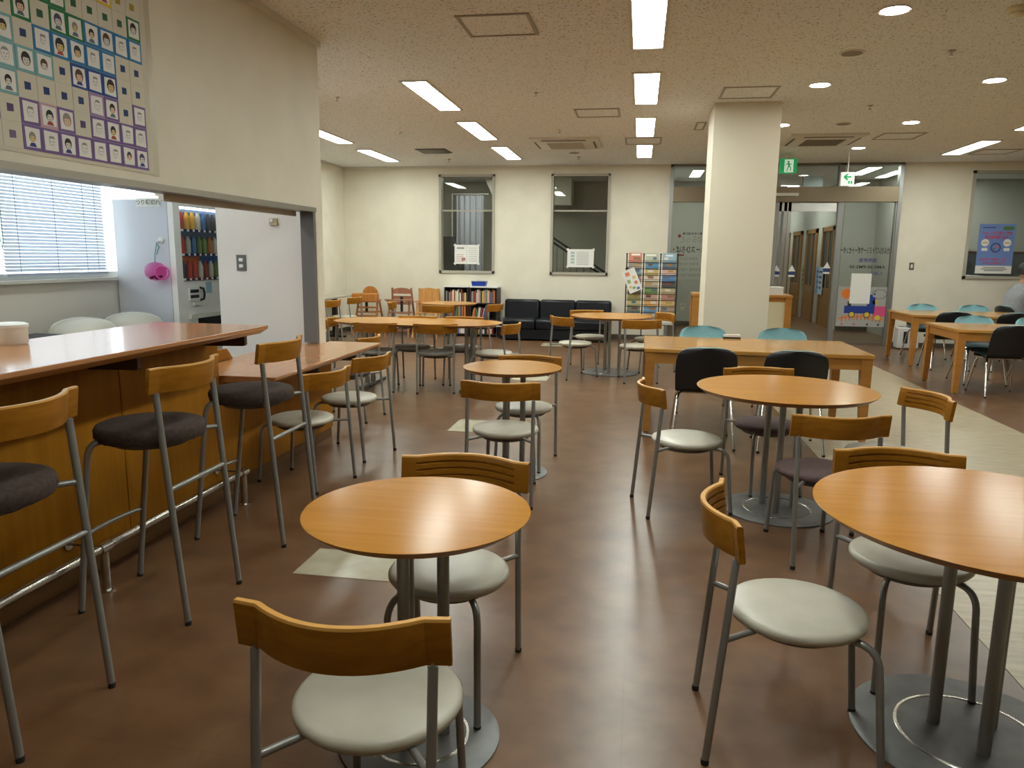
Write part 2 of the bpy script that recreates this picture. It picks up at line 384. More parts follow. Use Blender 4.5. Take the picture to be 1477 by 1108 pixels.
for x, z in ((2.36, 1.27), (2.62, 1.27), (3.2, 1.33)):
    mb = MB().add([(-.06, 0, 0), (.06, 0, 0), (0, 0, .11)], [(0, 1, 2)], 0); mb.box((0, 0, -.035), (.12, .002, .05), 1); mb.box((0, 0, -.08), (.10, .002, .03), 0)
    O('warning_sticker', mb.mesh('warning_sticker', [PAPER, flat('sticker_navy', 40, 60, 110)], False), fr, (x, YB + .035, z))

# corridor beyond the glass: wood framed doors along its right wall
DOORW = wood('corridor_door_wood', (.30, .15, .05), (.40, .21, .08), 2, .4)
for i, y in enumerate((17.3, 19.0, 20.7, 22.4)):
    mb = MB(); mb.b2((4.07, y, 0), (4.14, y + .12, 2.2)); mb.b2((4.07, y + 1.0, 0), (4.14, y + 1.12, 2.2)); mb.b2((4.07, y, 2.1), (4.14, y + 1.12, 2.2)); mb.b2((4.085, y + .12, 0), (4.14, y + 1.0, .85)); mb.b2((4.09, y + .5, .85), (4.14, y + .6, 2.1))
    d = struct('door_%d' % (i + 2), mb, DOORW)
    O('pane', MB().b2((4.10, y + .12, .85), (4.118, y + 1.0, 2.1)).mesh('pane', pmat('door_glass_dark', (.10, .10, .10), .15)), d)
for i, (y, c) in enumerate(((17.15, (190, 205, 225)), (18.65, (120, 160, 200)), (20.3, (150, 170, 120)), (21.9, (225, 225, 220)))):
    mb = MB().box((0, 0, 0), (.008, .42, .62), 0)
    for k in range(4): mb.box((-.006, 0, .2 - k * .12), (.002, .3 - .04 * k, .05), 1)
    thing('wall_poster', ['pale blue poster on the corridor wall nearest the glass', 'bright blue poster between the first two corridor doors', 'green poster between the middle corridor doors', 'white poster at the far end of the corridor'][i], 'poster', (4.062 if i == 0 else 4.11, y if i else 18.2, 1.0), me=mb.mesh('wall_poster', [flat('poster_%d' % i, *c), flat('poster_print', 60, 80, 130)], False))
t = thing('hanging_sign', 'grey square sign hung from the ceiling of the corridor behind the glass', 'sign', (3.28, 16.0, 2.98))
O('board', MB().box((0, 0, 0), (.46, .04, .30)).mesh('board', flat('sign_grey', 185, 195, 198)), t, rz=.5)
O('hanger', MB().tube([(0, 0, .15), (0, 0, .12)], .01).mesh('hanger', INOX), t)
O('lettering', textmesh('Q', .2, INK), t, (-.02, -.025, 0), rot=(PI / 2, 0, .5))

# ------------------------------------------------------------------ ceiling fittings
def light_panel(x0, x1, y0, y1, label, group=None):
    t = thing('ceiling_light', label, 'light', ((x0 + x1) / 2, (y0 + y1) / 2, HC), group=group)
    w, l = x1 - x0, y1 - y0; k = (round(w, 2), round(l, 2))
    def fm():
        mb = MB(); b = .025
        mb.b2((-w / 2 - b, -l / 2 - b, -.012), (-w / 2, l / 2 + b, 0)); mb.b2((w / 2, -l / 2 - b, -.012), (w / 2 + b, l / 2 + b, 0))
        mb.b2((-w / 2, -l / 2 - b, -.012), (w / 2, -l / 2, 0)); mb.b2((-w / 2, l / 2, -.012), (w / 2, l / 2 + b, 0))
        return mb.mesh('light_frame', OFFW)
    O('frame', cached(('lf', k), fm), t)
    O('diffuser', cached(('ld', k), lambda: MB().b2((-w / 2, -l / 2, -.008), (w / 2, l / 2, -.001)).mesh('diffuser', LIGHTM)), t)
nm = ['first', 'second', 'third', 'fourth']
for i, y in enumerate((4.92, 7.10, 9.30, 11.50)):
    light_panel(-.12, .10, y, y + 1.35, 'long recessed ceiling light, %s of the middle row counted from the front' % nm[i], 'lights of the middle row')
for y in (.5, 2.72): light_panel(-.12, .10, y, y + 1.35, 'long recessed ceiling light of the middle row above the viewer, out of the frame', 'middle row lights overhead')
for i, y in enumerate((7.17, 9.35, 11.53)):
    light_panel(-2.29, -2.06, y, y + 1.4, 'slanting long ceiling light, %s of the row left of the middle one' % nm[i], 'lights of the left row')
for i, y in enumerate((9.50, 11.65)):
    light_panel(-4.47, -4.25, y, y + 1.4, ['nearer of the two warm ceiling lights in the left alcove', 'farther of the two warm ceiling lights in the left alcove'][i], 'lights of the alcove')
for i, y in enumerate((9.2, 11.50)):
    light_panel(4.50, 4.74, y, y + 1.38, ['right row ceiling light cut by the edge of the picture', 'right row ceiling light above the tables by the poster window'][i], 'lights of the right row')
for y in (5.0, 7.1): light_panel(4.50, 4.74, y, y + 1.38, 'right row ceiling light out of the frame', 'right row lights overhead')
light_panel(3.9, 4.12, 14.5, 15.8, 'long ceiling light just behind the glass doors'); light_panel(3.2, 3.42, 18.0, 19.3, 'nearer ceiling light of the corridor behind the glass'); light_panel(3.2, 3.42, 21.5, 22.8, 'farther ceiling light of the corridor behind the glass')
light_panel(5.9, 6.15, 14.8, 16.2, 'ceiling light in the room behind the poster window'); light_panel(-3.6, -3.4, 14.7, 15.7, 'ceiling light behind the first back window')
light_panel(-2.4, -2.2, 14.15, 14.75, 'unseen ceiling light added to brighten the stairwell behind the back windows'); light_panel(-3.75, -3.53, 4.2, 4.8, 'short kitchen ceiling light before the vending machine, hidden by the wall'); light_panel(-3.75, -3.53, 1.6, 2.95, 'kitchen ceiling light over the counter, hidden by the wall')  # stairwell lamp is added, kept out of view, to brighten behind the windows
light_panel(.9, 1.1, 14.8, 16.0, 'ceiling light behind the glass on the left of the pillar')
DL = [(1.57, 5.57, 'round downlight at the top edge, nearest one on the right'), (1.59, 7.76, 'round downlight in front of the pillar head'), (3.08, 7.74, 'round downlight farthest right, before the long right light'), (3.09, 9.92, 'round downlight by the square hatch on the right'), (1.63, 9.96, 'round downlight half hidden by the pillar'), (3.07, 12.05, 'small round downlight near the green exit sign')]
def dl_r(): 
    return MB().lathe([(.088, 0), (.10, -.004), (.10, -.010), (.085, -.006)], n=24).mesh('trim_ring', WHITE)
for x, y, lb in DL:
    t = thing('downlight', lb, 'light', (x, y, HC), group='round downlights')
    O('trim_ring', cached('dlr', dl_r), t); O('lens', cached('dll', lambda: MB().lathe([(.084, -.001), (.084, -.009)], n=24).mesh('lens', SPOTM)), t)
for x, y in ((3.08, 5.5), (1.57, 3.3), (3.08, 3.3)):
    t = thing('downlight', 'round downlight overhead, out of the frame', 'light', (x, y, HC), group='downlights out of the frame')
    O('trim_ring', cached('dlr', dl_r), t); O('lens', CACHE['dll'], t)
def hatch(x0, x1, y0, y1, lb):
    t = thing('ceiling_hatch', lb, 'hatch', ((x0 + x1) / 2, (y0 + y1) / 2, HC), group='access hatches in the ceiling'); w, l = (x1 - x0) / 2, (y1 - y0) / 2; b = .022
    mb = MB()
    mb.b2((-w - b, -l - b, -.008), (-w, l + b, 0)); mb.b2((w, -l - b, -.008), (w + b, l + b, 0)); mb.b2((-w, -l - b, -.008), (w, -l, 0)); mb.b2((-w, l, -.008), (w, l + b, 0))
    O('frame', mb.mesh('frame', pmat('hatch_frame', (.36, .33, .29), .5)), t); O('panel', MB().b2((-w + .006, -l + .006, -.003), (w - .006, l - .006, 0)).mesh('panel', CEIL), t)
hatch(-1.30, -.83, 5.34, 5.80, 'square ceiling hatch nearest the top edge, left of the middle lights')
hatch(-.78, -.32, 8.72, 9.18, 'square ceiling hatch between the left cassette and the middle lights')
hatch(.74, 1.22, 7.79, 8.28, 'square ceiling hatch right in front of the pillar')
hatch(-.26, .20, 10.83, 11.40, 'flat ceiling hatch between the last two middle lights')
hatch(3.05, 3.53, 10.74, 11.24, 'square ceiling hatch right of the right cassette')
hatch(4.9, 5.4, 12.4, 12.9, 'faint ceiling hatch above the poster window')
hatch(.62, .70, 9.7, 10.2, 'narrow ceiling hatch hidden behind the pillar head')
def cassette(x, y, lb, gm):
    t = thing('air_conditioner', lb, 'air conditioner', (x, y, HC), group='ceiling cassette air conditioners'); w = .48
    mb = MB(); mb.loft([[(-w, -w, 0), (w, -w, 0), (w, w, 0), (-w, w, 0)], [(-w, -w, -.02), (w, -w, -.02), (w, w, -.02), (-w, w, -.02)], [(-w + .1, -w + .1, -.05), (w - .1, -w + .1, -.05), (w - .1, w - .1, -.05), (-w + .1, w - .1, -.05)]])
    O('panel', mb.mesh('panel', OFFW), t)
    mb = MB()
    for k in range(11): mb.box((0, -.25 + .05 * k, -.054), (.5, .022, .008))
    O('intake_grille', mb.mesh('intake_grille', gm), t)
    for k in range(4):
        M = Matrix.Rotation(k * PI / 2, 4, 'Z'); mb = MB(); mb.box((0, -.40, -.042), (.62, .05, .006), 0, M=M)
        O('air_outlet', mb.mesh('air_outlet', pmat('outlet_dark', (.12, .11, .10), .6)), t)
cassette(-1.12, 11.15, 'ceiling cassette air conditioner above the black sofa', pmat('grille_pale', (.55, .51, .44), .6)); cassette(2.36, 11.15, 'ceiling cassette air conditioner right of the pillar', pmat('grille_brown', (.22, .19, .15), .6))
t = thing('ceiling_vent', 'dark slatted square vent over the alcove side of the back wall', 'vent', (-3.28, 11.86, HC))
mb = MB(); [mb.box((0, -.2 + .05 * k, -.012), (.42, .02, .012)) for k in range(9)]
O('slats', mb.mesh('slats', INOXD), t); O('frame', MB().b2((-.24, -.24, -.008), (.24, .24, 0)).mesh('frame', pmat('vent_dark', (.06, .055, .05), .6)), t)
for x, y, lb in ((1.58, 6.63, 'round ceiling speaker on the right, before the downlights'), (-1.1, 12.24, 'round ceiling speaker behind the left cassette'), (2.34, 9.94, 'round ceiling speaker before the right cassette')):
    t = thing('ceiling_speaker', lb, 'speaker', (x, y, HC), group='round ceiling speakers')
    O('ring', cached('spr', lambda: MB().lathe([(.095, 0), (.095, -.006), (.08, -.008)], n=24).mesh('ring', OFFW)), t); O('mesh_cover', cached('spm', lambda: MB().lathe([(.08, -.004), (.078, -.011)], n=24).mesh('mesh_cover', pmat('speaker_grille', (.28, .24, .19), .7))), t)
for x, y, lb in ((-3.2, 7.8, 'sprinkler head near the wall corner'), (-3.23, 10.0, 'sprinkler head left of the second slanting light'), (-3.3, 12.9, 'sprinkler head behind the dark vent'), (-1.1, 7.8, 'sprinkler head left of the middle hatch'), (-1.1, 10.06, 'sprinkler head in front of the left cassette'), (2.32, 6.66, 'sprinkler head between the first downlights on the right'), (2.33, 8.83, 'sprinkler head over the space right of the pillar'), (-1.07, 12.75, 'sprinkler head close to the back wall')):
    t = thing('sprinkler_head', lb, 'sprinkler', (x, y, HC), group='sprinkler heads')
    O('rose', cached('spk1', lambda: MB().lathe([(.035, 0), (.03, -.008), (.012, -.012)], n=12).mesh('rose', INOX)), t); O('nozzle', cached('spk2', lambda: MB().lathe([(.009, -.01), (.009, -.035), (.018, -.038), (.018, -.042)], n=10).mesh('nozzle', INOX)), t)
t = thing('smoke_detector', 'round yellowed smoke detector in the top right corner', 'detector', (2.33, 5.62, HC))
O('base', MB().lathe([(.07, 0), (.07, -.02), (.06, -.03)], n=24).mesh('base', CREAM), t); O('cap', MB().lathe([(.045, -.03), (.045, -.045), (.03, -.055)], n=20).mesh('cap', CREAM), t)
# exit signs
GREEN = pmat('exit_green', (.02, .38, .12), .4, emit=(.01, .50, .16), es=.28); EXW = pmat('exit_white', (.85, .9, .85), .4, emit=(.85, 1, .88), es=.35)
t = thing('exit_sign', 'green running-man exit sign hung by the pillar', 'sign', (2.19, 12.5, 2.90))
O('housing', MB().box((0, .03, 0), (.25, .06, .22)).mesh('housing', GREEN), t)
O('lit_field', MB().box((.005, -.002, 0), (.13, .004, .19)).mesh('lit_field', EXW), t)
mb = MB(); mb.prism([(-.005 + q[0], .062 + q[1]) for q in disc(.016, 10)], 0, .002)
def limb(mb, pts, w):
    for (a, b), (c, d) in zip(pts, pts[1:]):
        L = math.hypot(c - a, d - b); nx, ny = -(d - b) / L * w, (c - a) / L * w
        mb.prism([(a + nx, b + ny), (a - nx, b - ny), (c - nx, d - ny), (c + nx, d + ny)], 0, .002)
limb(mb, [(-.005, .045), (.008, -.005)], .015); limb(mb, [(.0, .04), (-.035, .03), (-.045, .005)], .006); limb(mb, [(.0, .04), (.03, .02), (.045, .03)], .006)
limb(mb, [(.006, -.005), (-.015, -.04), (-.025, -.085)], .008); limb(mb, [(.008, -.005), (.035, -.03), (.03, -.075)], .008)
O('running_figure', mb.mesh('running_figure', GREEN, False), t, (0, -.0045, 0), rot=UP)
O('hanger', MB().tube([(0, .03, .11), (0, .03, .2)], .012).mesh('hanger', OFFW), t)
t = thing('exit_sign', 'white direction sign with a green arrow pointing left', 'sign', (3.07, 12.5, 2.70))
O('housing', MB().box((0, .03, 0), (.19, .06, .2)).mesh('housing', EXW), t)
mb = MB(); limb(mb, [(.05, .03), (-.05, .03)], .012); limb(mb, [(0, .075), (-.055, .03), (0, -.015)], .012); limb(mb, [(.02, -.07), (.02, -.03)], .012); limb(mb, [(.055, -.07), (.055, -.03)], .012)
O('arrow', mb.mesh('arrow', GREEN, False), t, (0, -.002, 0), rot=UP); O('hanger', MB().tube([(0, .03, .1), (0, .03, .4)], .008).mesh('hanger', OFFW), t)

# ------------------------------------------------------------------ counters along the left wall
XP = -2.45               # front of the counter panels
CH, CL = 1.08, .765
t = thing('high_counter', 'long high wooden bar counter with a glossy top at the left', 'counter', (0, 0, 0))
def slab_edge(x0, x1, y0, y1, z, th):      # top whose front edge is cut back underneath
    R = []
    for y, ins in ((y0, 0), (y1, 0)):
        R.append([(x0, y, z), (x1, y, z), (x1 - .004, y, z - th * .45), (x1 - .035, y - (.03 if y == y1 else 0), z - th), (x0, y - (.03 if y == y1 else 0), z - th)])
    return MB().loft(R)
bevel(O('counter_top', slab_edge(-2.80, -2.09, YN + .1, 3.995, CH, .045).mesh('counter_top', CTOP, ang=20), t), .003)
for a, b in ((YN + .1, -.4), (-.395, 1.395), (1.40, 3.185), (3.19, 4.05)):
    O('front_panel', MB().b2((XP - .02, a, .085), (XP, b, CH - .046)).mesh('front_panel', CPANEL), t)
O('core', MB().b2((-2.66, YN + .1, 0), (XP - .021, 4.045, CH - .046)).mesh('core', CDARK), t)
O('kick_board', MB().b2((XP - .02, YN + .1, 0), (XP - .012, 4.05, .084)).mesh('kick_board', PLYD := wood('kick_board_wood', (.12, .06, .02), (.16, .08, .028), 1)), t)
def bracket(y, zt, parent):
    mb = MB(); M = Matrix.Translation((XP + .001, y, zt)) @ Matrix.Rotation(PI / 2, 4, 'X')
    mb.prism([(0, 0), (.245, 0), (.25, -.006), (.25, -.062), (.24, -.07), (.0, -.075)], -.014, .014, 0, M)
    O('bracket', mb.mesh('bracket', CDARK), parent)
for y in (1.1, 2.05, 3.0, 3.93): bracket(y, CH - .046, t)
O('upstand', MB().add([(-2.80, 4.05, CL + .002), (-2.80, 4.75, CL + .002), (-2.80, 4.68, CL + .075), (-2.80, 4.05, CL + .085), (-2.76, 4.05, CL + .002), (-2.76, 4.75, CL + .002), (-2.76, 4.68, CL + .075), (-2.76, 4.05, CL + .085)], [(0, 1, 2, 3), (4, 5, 6, 7), (0, 1, 5, 4), (1, 2, 6, 5), (2, 3, 7, 6), (3, 0, 4, 7)]).mesh('upstand', CHAIRW), t)
t = thing('low_counter', 'lower wooden counter beyond the high bar counter', 'counter', (0, 0, 0))
bevel(O('counter_top', slab_edge(-2.80, -2.09, 4.055, 5.68, CL, .04).mesh('counter_top', CTOP, ang=20), t), .003)
bevel(O('counter_top', slab_edge(-2.538, -2.092, 5.68, 5.90, CL, .04).mesh('counter_top', CTOP, ang=20), t), .003)
for a, b in ((4.055, 4.62), (4.625, 5.19), (5.195, 5.70)):
    O('front_panel', MB().b2((XP - .02, a, .085), (XP, b, CL - .042)).mesh('front_panel', CPANEL), t)
O('core', MB().b2((XP - .06, 4.055, 0), (XP - .021, 5.69, CL - .042)).mesh('core', CDARK), t)
O('kick_board', MB().b2((XP - .02, 4.055, 0), (XP - .012, 5.70, .084)).mesh('kick_board', PLYD), t)
for y in (4.9, 5.6): bracket(y, CL - .041, t)
# foot rail
hc = next(o for o in COL.objects if o.name == 'high_counter'); RX, RZ = -2.285, .20
t = O('foot_rail', MB().tube([(RX, YN + .2, RZ), (RX, 4.0, RZ)], .020, 12).mesh('foot_rail', INOX), hc)
for y in (-.8, .4, 1.6, 2.79, 3.98):
    O('post', MB().tube([(RX, y, 0), (RX, y, RZ - .018)], .019, 12).mesh('post', INOX), t, )
    O('flange', MB().lathe([(.035, 0), (.035, .006), (.022, .010)], (RX, y, 0), 16).mesh('flange', INOX), t)
    O('collar', MB().tube([(RX, y - .03, RZ), (RX, y + .03, RZ)], .026, 12).mesh('collar', CHROME), t)
    O('wall_stay', MB().tube([(RX, y, RZ), (XP, y - .02, RZ + .01)], .006, 8).mesh('wall_stay', INOXD), t)
    O('wall_flange', MB().tube([(XP, y - .02, RZ + .01), (XP + .012, y - .02, RZ + .01)], .026, 12).mesh('wall_flange', INOX), t)

# ------------------------------------------------------------------ chairs and stools
def arc_pts(p0, pm, p1, n=6):
    a, b, c = Vector(p0), Vector(pm), Vector(p1)
    return [tuple(a * (1 - u) ** 2 + b * 2 * u * (1 - u) + c * u * u) for u in [k / n for k in range(n + 1)]]
def back_band(h):
    """curved plywood back: flat tabs at both ends, three grooves on the sitter's side"""
    def fm():
        ys = [-.237, -.215, -.185] + [-.18 + .36 * k / 14 for k in range(15)] + [.185, .215, .237]
        th = .019; rings = []
        g = [(.25, .30), (.48, .53), (.71, .76)]
        for y in ys:
            ay = abs(y)
            if ay > .18: x = .001 + (ay - .18) * .16; dx = .16 * (1 if y > 0 else -1)
            else: x = -.070 + .070 * (ay / .18) ** 2.0; dx = 2 * .070 * y / .18 ** 2
            L = math.hypot(1, dx); nx, ny = 1 / L, -dx / L
            grv = 0 if ay > .182 else .006
            ring = [(-th / 2, 0), (-th / 2, .06), (-th / 2, .94), (-th / 2 + .003, 1), (th / 2 - .003, 1), (th / 2, .95)]
            for a, b in reversed(g): ring += [(th / 2, b + .02), (th / 2 - grv, b), (th / 2 - grv, a), (th / 2, a - .02)]
            ring += [(th / 2, .05), (th / 2 - .003, 0)]
            rings.append([(x + nx * u - .014 * v, y + ny * u, v * h) for u, v in ring])
        mb = MB().loft(rings); mb.m = [0] * len(mb.f)
        n = len(rings[0])
        for i, f in enumerate(mb.f[:-2]):
            if i % n in (2, 3, 4): mb.m[i] = 1
        return mb.mesh('backrest', [CHAIRW, PLYEDGE_LIT], ang=28)
    return cached(('band', h), fm)
def seat_mesh(kind, mat):
    def fm():
        if kind == 'pad':
            return MB().lathe([(.175, -.042), (.197, -.036), (.206, -.024), (.206, -.014), (.201, -.006), (.19, -.001), (.10, .001), (.02, .001)], n=40).mesh('seat', mat, ang=50)
        mb = MB(); prof = [(.19, -.055), (.205, -.062), (.213, -.045), (.215, -.02), (.208, -.006), (.19, .001), (.10, .004), (.02, .004)]; n = 56
        rng = random.Random(3); j = [rng.uniform(-1, 1) for _ in range(n)]
        rings = [[((r + (.004 * j[k] if i in (1, 2) else 0)) * math.cos(2 * PI * k / n), (r + (.004 * j[k] if i in (1, 2) else 0)) * math.sin(2 * PI * k / n), z + (.006 * j[k] if i == 1 else 0)) for k in range(n)] for i, (r, z) in enumerate(prof)]
        return mb.loft(rings).mesh('seat', mat, ang=50)
    return cached(('seat', kind, mat.name), fm)
SEATMAT = {'greige': VINYL, 'plum': PLUMV, 'brown': BROWNV, 'grey': GREYV}
def tube_mesh(key, pts, r, mat, n=10): return cached(key, lambda: MB().tube(pts, r, n).mesh(key if isinstance(key, str) else key[0], mat, ang=50))
def foot_mesh(): return cached('footcap', lambda: MB().lathe([(.0125, 0), (.0125, .018)], n=10).mesh('foot_cap', BLACK))
def cafe_chair(label, x, y, deg, seat='greige', group=None):
    t = thing('cafe_chair', label, 'chair', (x, y, 0), math.radians(deg), group)
    zs = .44
    O('seat', seat_mesh('pad', SEATMAT[seat]), t, (0, 0, zs))
    O('seat_pan', cached('pan', lambda: MB().lathe([(.10, -.072), (.145, -.068), (.178, -.042)], n=32).mesh('seat_pan', PAN)), t, (0, 0, zs))
    for s in (1, -1):
        k = 'L' if s > 0 else 'R'
        l = O('leg', tube_mesh(('leg', 'r' + k), [(-.267, s * .198, .012), (-.214, s * .198, .648)], .0115, STEEL), t)
        O('foot_cap', foot_mesh(), l, (-.268, s * .198, 0))
        O('back_pin', tube_mesh(('pin', k), [(-.2145, s * .198, .645), (-.2135, s * .198, .664)], .006, INOX), t)
        O('stretcher', tube_mesh(('stretcher', k), [(-.233, s * .198, .402), (-.11, s * .10, .402)], .0095, STEEL), t)
        p = [(.06, s * .075, .385), (.11, s * .10, .390)] + arc_pts((.14, s * .115, .392), (.195, s * .145, .394), (.207, s * .148, .335)) + [(.236, s * .156, .012)]
        l = O('leg', tube_mesh(('leg', 'f' + k), p, .0115, STEEL), t)
        O('foot_cap', foot_mesh(), l, (.2365, s * .156, 0))
    O('backrest', back_band(.108), t, (-.213, 0, .652))
    return t
def bar_stool(label, x, y, deg, group):
    t = thing('bar_stool', label, 'stool', (x, y, 0), math.radians(deg), group); zs = .79
    O('seat', seat_mesh('cover', BROWNV), t, (0, 0, zs))
    O('seat_pan', cached('pan', None), t, (0, 0, zs - .02))
    for s in (1, -1):
        k = 'L' if s > 0 else 'R'
        l = O('leg', tube_mesh(('leg', 'sr' + k), [(-.246, s * .197, .012), (-.172, s * .197, .948)], .0125, STEEL), t)
        O('foot_cap', foot_mesh(), l, (-.247, s * .197, 0))
        O('back_pin', tube_mesh(('pin', 's' + k), [(-.172, s * .197, .946), (-.171, s * .197, .962)], .006, INOX), t)
        O('stretcher', tube_mesh(('stretcher', 's' + k), [(-.188, s * .197, .735), (-.10, s * .10, .735)], .0105, STEEL), t)
        p = [(.05, s * .10, .722), (.085, s * .135, .728)] + arc_pts((.11, s * .155, .733), (.148, s * .185, .738), (.158, s * .186, .67)) + [(.244, s * .188, .012)]
        l = O('leg', tube_mesh(('leg', 'sf' + k), p, .0125, STEEL), t)
        O('foot_cap', foot_mesh(), l, (.245, s * .188, 0))
    O('rear_bar', tube_mesh(('rear_bar', 0), [(-.202, -.197, .563), (-.202, .197, .563)], .0105, STEEL), t)
    O('foot_bar', tube_mesh(('foot_bar', 0), [(.208, -.187, .33), (.222, -.15, .33), (.232, -.07, .33), (.234, 0, .33), (.232, .07, .33), (.222, .15, .33), (.208, .187, .33)], .0095, STEEL), t)
    O('backrest', back_band(.100), t, (-.171, 0, .950))
    return t
g = 'cafe chairs with curved plywood backs'
cafe_chair('cafe chair with greige seat nearest the camera, its back to us', -.59, 1.60, 90, group=g)
cafe_chair('cafe chair behind the nearest small round table, facing the camera', -.605, 2.35, -91, group=g)
cafe_chair('cafe chair with its back to us at the middle small round table', -.79, 4.49, 91, group=g)
cafe_chair('cafe chair on the far side of the middle small round table', -.785, 5.20, -92, group=g)
cafe_chair('cafe chair seen from its side left of the large front right table', .515, 2.28, 0, group=g)
cafe_chair('cafe chair behind the large front right table, facing the camera', 1.01, 2.79, -90, group=g)
cafe_chair('cafe chair with greige seat left of the second large round table', .31, 4.46, 14, group=g)
cafe_chair('cafe chair with a plum seat, its curved back before the second large table', .935, 3.92, 100, 'plum', g)
cafe_chair('cafe chair with a plum seat behind the second large round table', .85, 4.98, -80, 'plum', g)
cafe_chair('cafe chair on the beige floor stripe with grooved back towards us', 1.385, 4.36, -166, group=g)
cafe_chair('cafe chair on the left of the round table before the sofa', -.765, 9.28, 42, group=g)
cafe_chair('cafe chair between the round table and the black sofa', -.63, 10.12, -70, group=g)
cafe_chair('cafe chair at the front right of the round table before the sofa', -.01, 9.17, 104, group=g)
cafe_chair('cafe chair right of the round table, its grooved back by the brochure rack', .16, 10.0, -150, group=g)
cafe_chair('cafe chair with grey seat, left one at the front of the oval table', -2.83, 7.94, 97, 'grey', g)
cafe_chair('cafe chair with grey seat, right one at the front of the oval table', -2.20, 7.99, 104, 'grey', g)
cafe_chair('cafe chair with grey seat, left one behind the oval table', -2.60, 8.42, -90, 'grey', g)
cafe_chair('cafe chair with grey seat, right one behind the oval table', -2.04, 8.50, -88, 'grey', g)
cafe_chair('cafe chair at the right end of the oval table', -1.57, 8.10, 165, group=g)
cafe_chair('cafe chair at the left end of the oval table, half hidden by the wall', -3.24, 8.12, 8, group=g)
cafe_chair('cafe chair at the far round table, beside the bookcases on the right', -2.36, 11.30, 160, group=g)
cafe_chair('cafe chair in front of the far round table, its back to us', -2.90, 10.85, 92, group=g)
cafe_chair('cafe chair left of the far round table, below the middle high chair', -3.52, 11.15, 10, group=g)
cafe_chair('cafe chair facing the low counter, nearer of the two', -2.15, 4.50, 165, group=g)
cafe_chair('cafe chair facing the low counter, farther of the two', -2.12, 5.25, 165, group=g)
cafe_chair('cafe chair with a plum seat beyond the end of the low counter', -2.60, 6.42, 175, 'plum', g)
cafe_chair('cafe chair at the narrow alcove table, nearer to the wall corner', -5.02, 11.35, 172, group=g)
cafe_chair('cafe chair at the narrow alcove table, next to the round-topped high chair', -4.98, 12.2, 172, group=g)
g = 'bar stools at the high counter'
bar_stool('bar stool cut by the left edge of the picture', -1.995, 1.92, 180, g)
bar_stool('whole bar stool in the middle of the row at the high counter', -1.995, 2.765, 180, g)
bar_stool('bar stool where the high counter meets the low one', -1.995, 3.60, 180, g)

# ------------------------------------------------------------------ round tables
HT = .742
def round_table(label, x, y, r, rb, a0=0.5, rl=.10, base=(0, 0), group='round cafe tables'):
    t = thing('round_table', label, 'table', (x, y, 0), 0, group)
    n = 96
    o = O('table_top', cached(('top', r), lambda: MB().lathe([(r - .03, -.026), (r - .004, -.006), (r, -.001), (r - .001, 0), (.02, 0)], n=n).mesh('table_top', [TABLE, EDGE], ang=20)), t, (0, 0, HT))
    for p in o.data.polygons:
        if p.normal.z < .5: p.material_index = 1
    O('base_disc', cached(('base', rb), lambda: MB().lathe([(rb, 0), (rb, .006), (rb - .012, .010), (rb * .62, .0105), (.02, .0105)], n=72).mesh('base_disc', STEELD)), t, (base[0], base[1], 0))
    ro = rb * .60
    O('base_ring', cached(('ring', rb), lambda: MB().lathe([(ro - .006, .0106), (ro - .004, .0125), (ro + .004, .0125), (ro + .006, .0106), (ro - .006, .0106)], n=60, caps=False).mesh('base_ring', INOX)), t, (base[0], base[1], 0))
    for k in range(3):
        a = a0 + 2 * PI * k / 3
        O('leg', cached('tleg', lambda: MB().tube([(0, 0, .010), (0, 0, HT - .024)], .019, 14).mesh('leg', STEEL)), t, (base[0] + rl * math.cos(a), base[1] + rl * math.sin(a), 0))
    O('spider_plate', cached(('spider', r), lambda: MB().lathe([(.16, -.034), (.16, -.027)], n=24).mesh('spider_plate', PAN)), t, (base[0], base[1], HT))
    return t
round_table('small round wooden table nearest the camera', -.625, 2.055, .337, .25, .2, .075)
round_table('small round wooden table in the middle of the aisle', -.835, 4.98, .337, .25, .25, .075)
round_table('large round wooden table cut by the right edge', 1.085, 2.37, .515, .35, .55, .10)
round_table('large round wooden table in front of the oak table', .865, 4.53, .505, .32, .3, .10)
round_table('large round wooden table in front of the black sofa', -.335, 9.72, .525, .36, .35, .11)
round_table('round wooden table near the bookcases at the back', -2.95, 11.5, .445, .30, .6, .10)
# oval table
t = thing('oval_table', 'long oval wooden table on two steel pedestals', 'table', (-2.47, 8.20, 0))
def oval(a, b, n=72, e=2.5): return [(a * math.copysign(abs(math.cos(2 * PI * k / n)) ** (2 / e), math.cos(2 * PI * k / n)), b * math.copysign(abs(math.sin(2 * PI * k / n)) ** (2 / e), math.sin(2 * PI * k / n))) for k in range(n)]
mb = MB().loft([[(x, y, z) for x, y in oval(.965 - i, .50 - i)] for i, z in ((.05, HT - .030), (.004, HT - .008), (0, HT - .003), (.002, HT))])
for i in range(len(mb.f) - 1): mb.m[i] = 1
O('table_top', mb.mesh('table_top', [TABLE, EDGE], ang=20), t)
for sx in (-.56, .62):
    for dx, dy in ((-.04, -.05), (.04, -.05), (0, .05)): O('leg', MB().tube([(sx + dx, dy, .03), (sx + dx, dy, HT - .03)], .022, 12).mesh('leg', STEEL), t)
    bevel(O('foot_bar', MB().box((sx, 0, .018), (.10, .74, .036)).mesh('foot_bar', STEELD), t), .008)
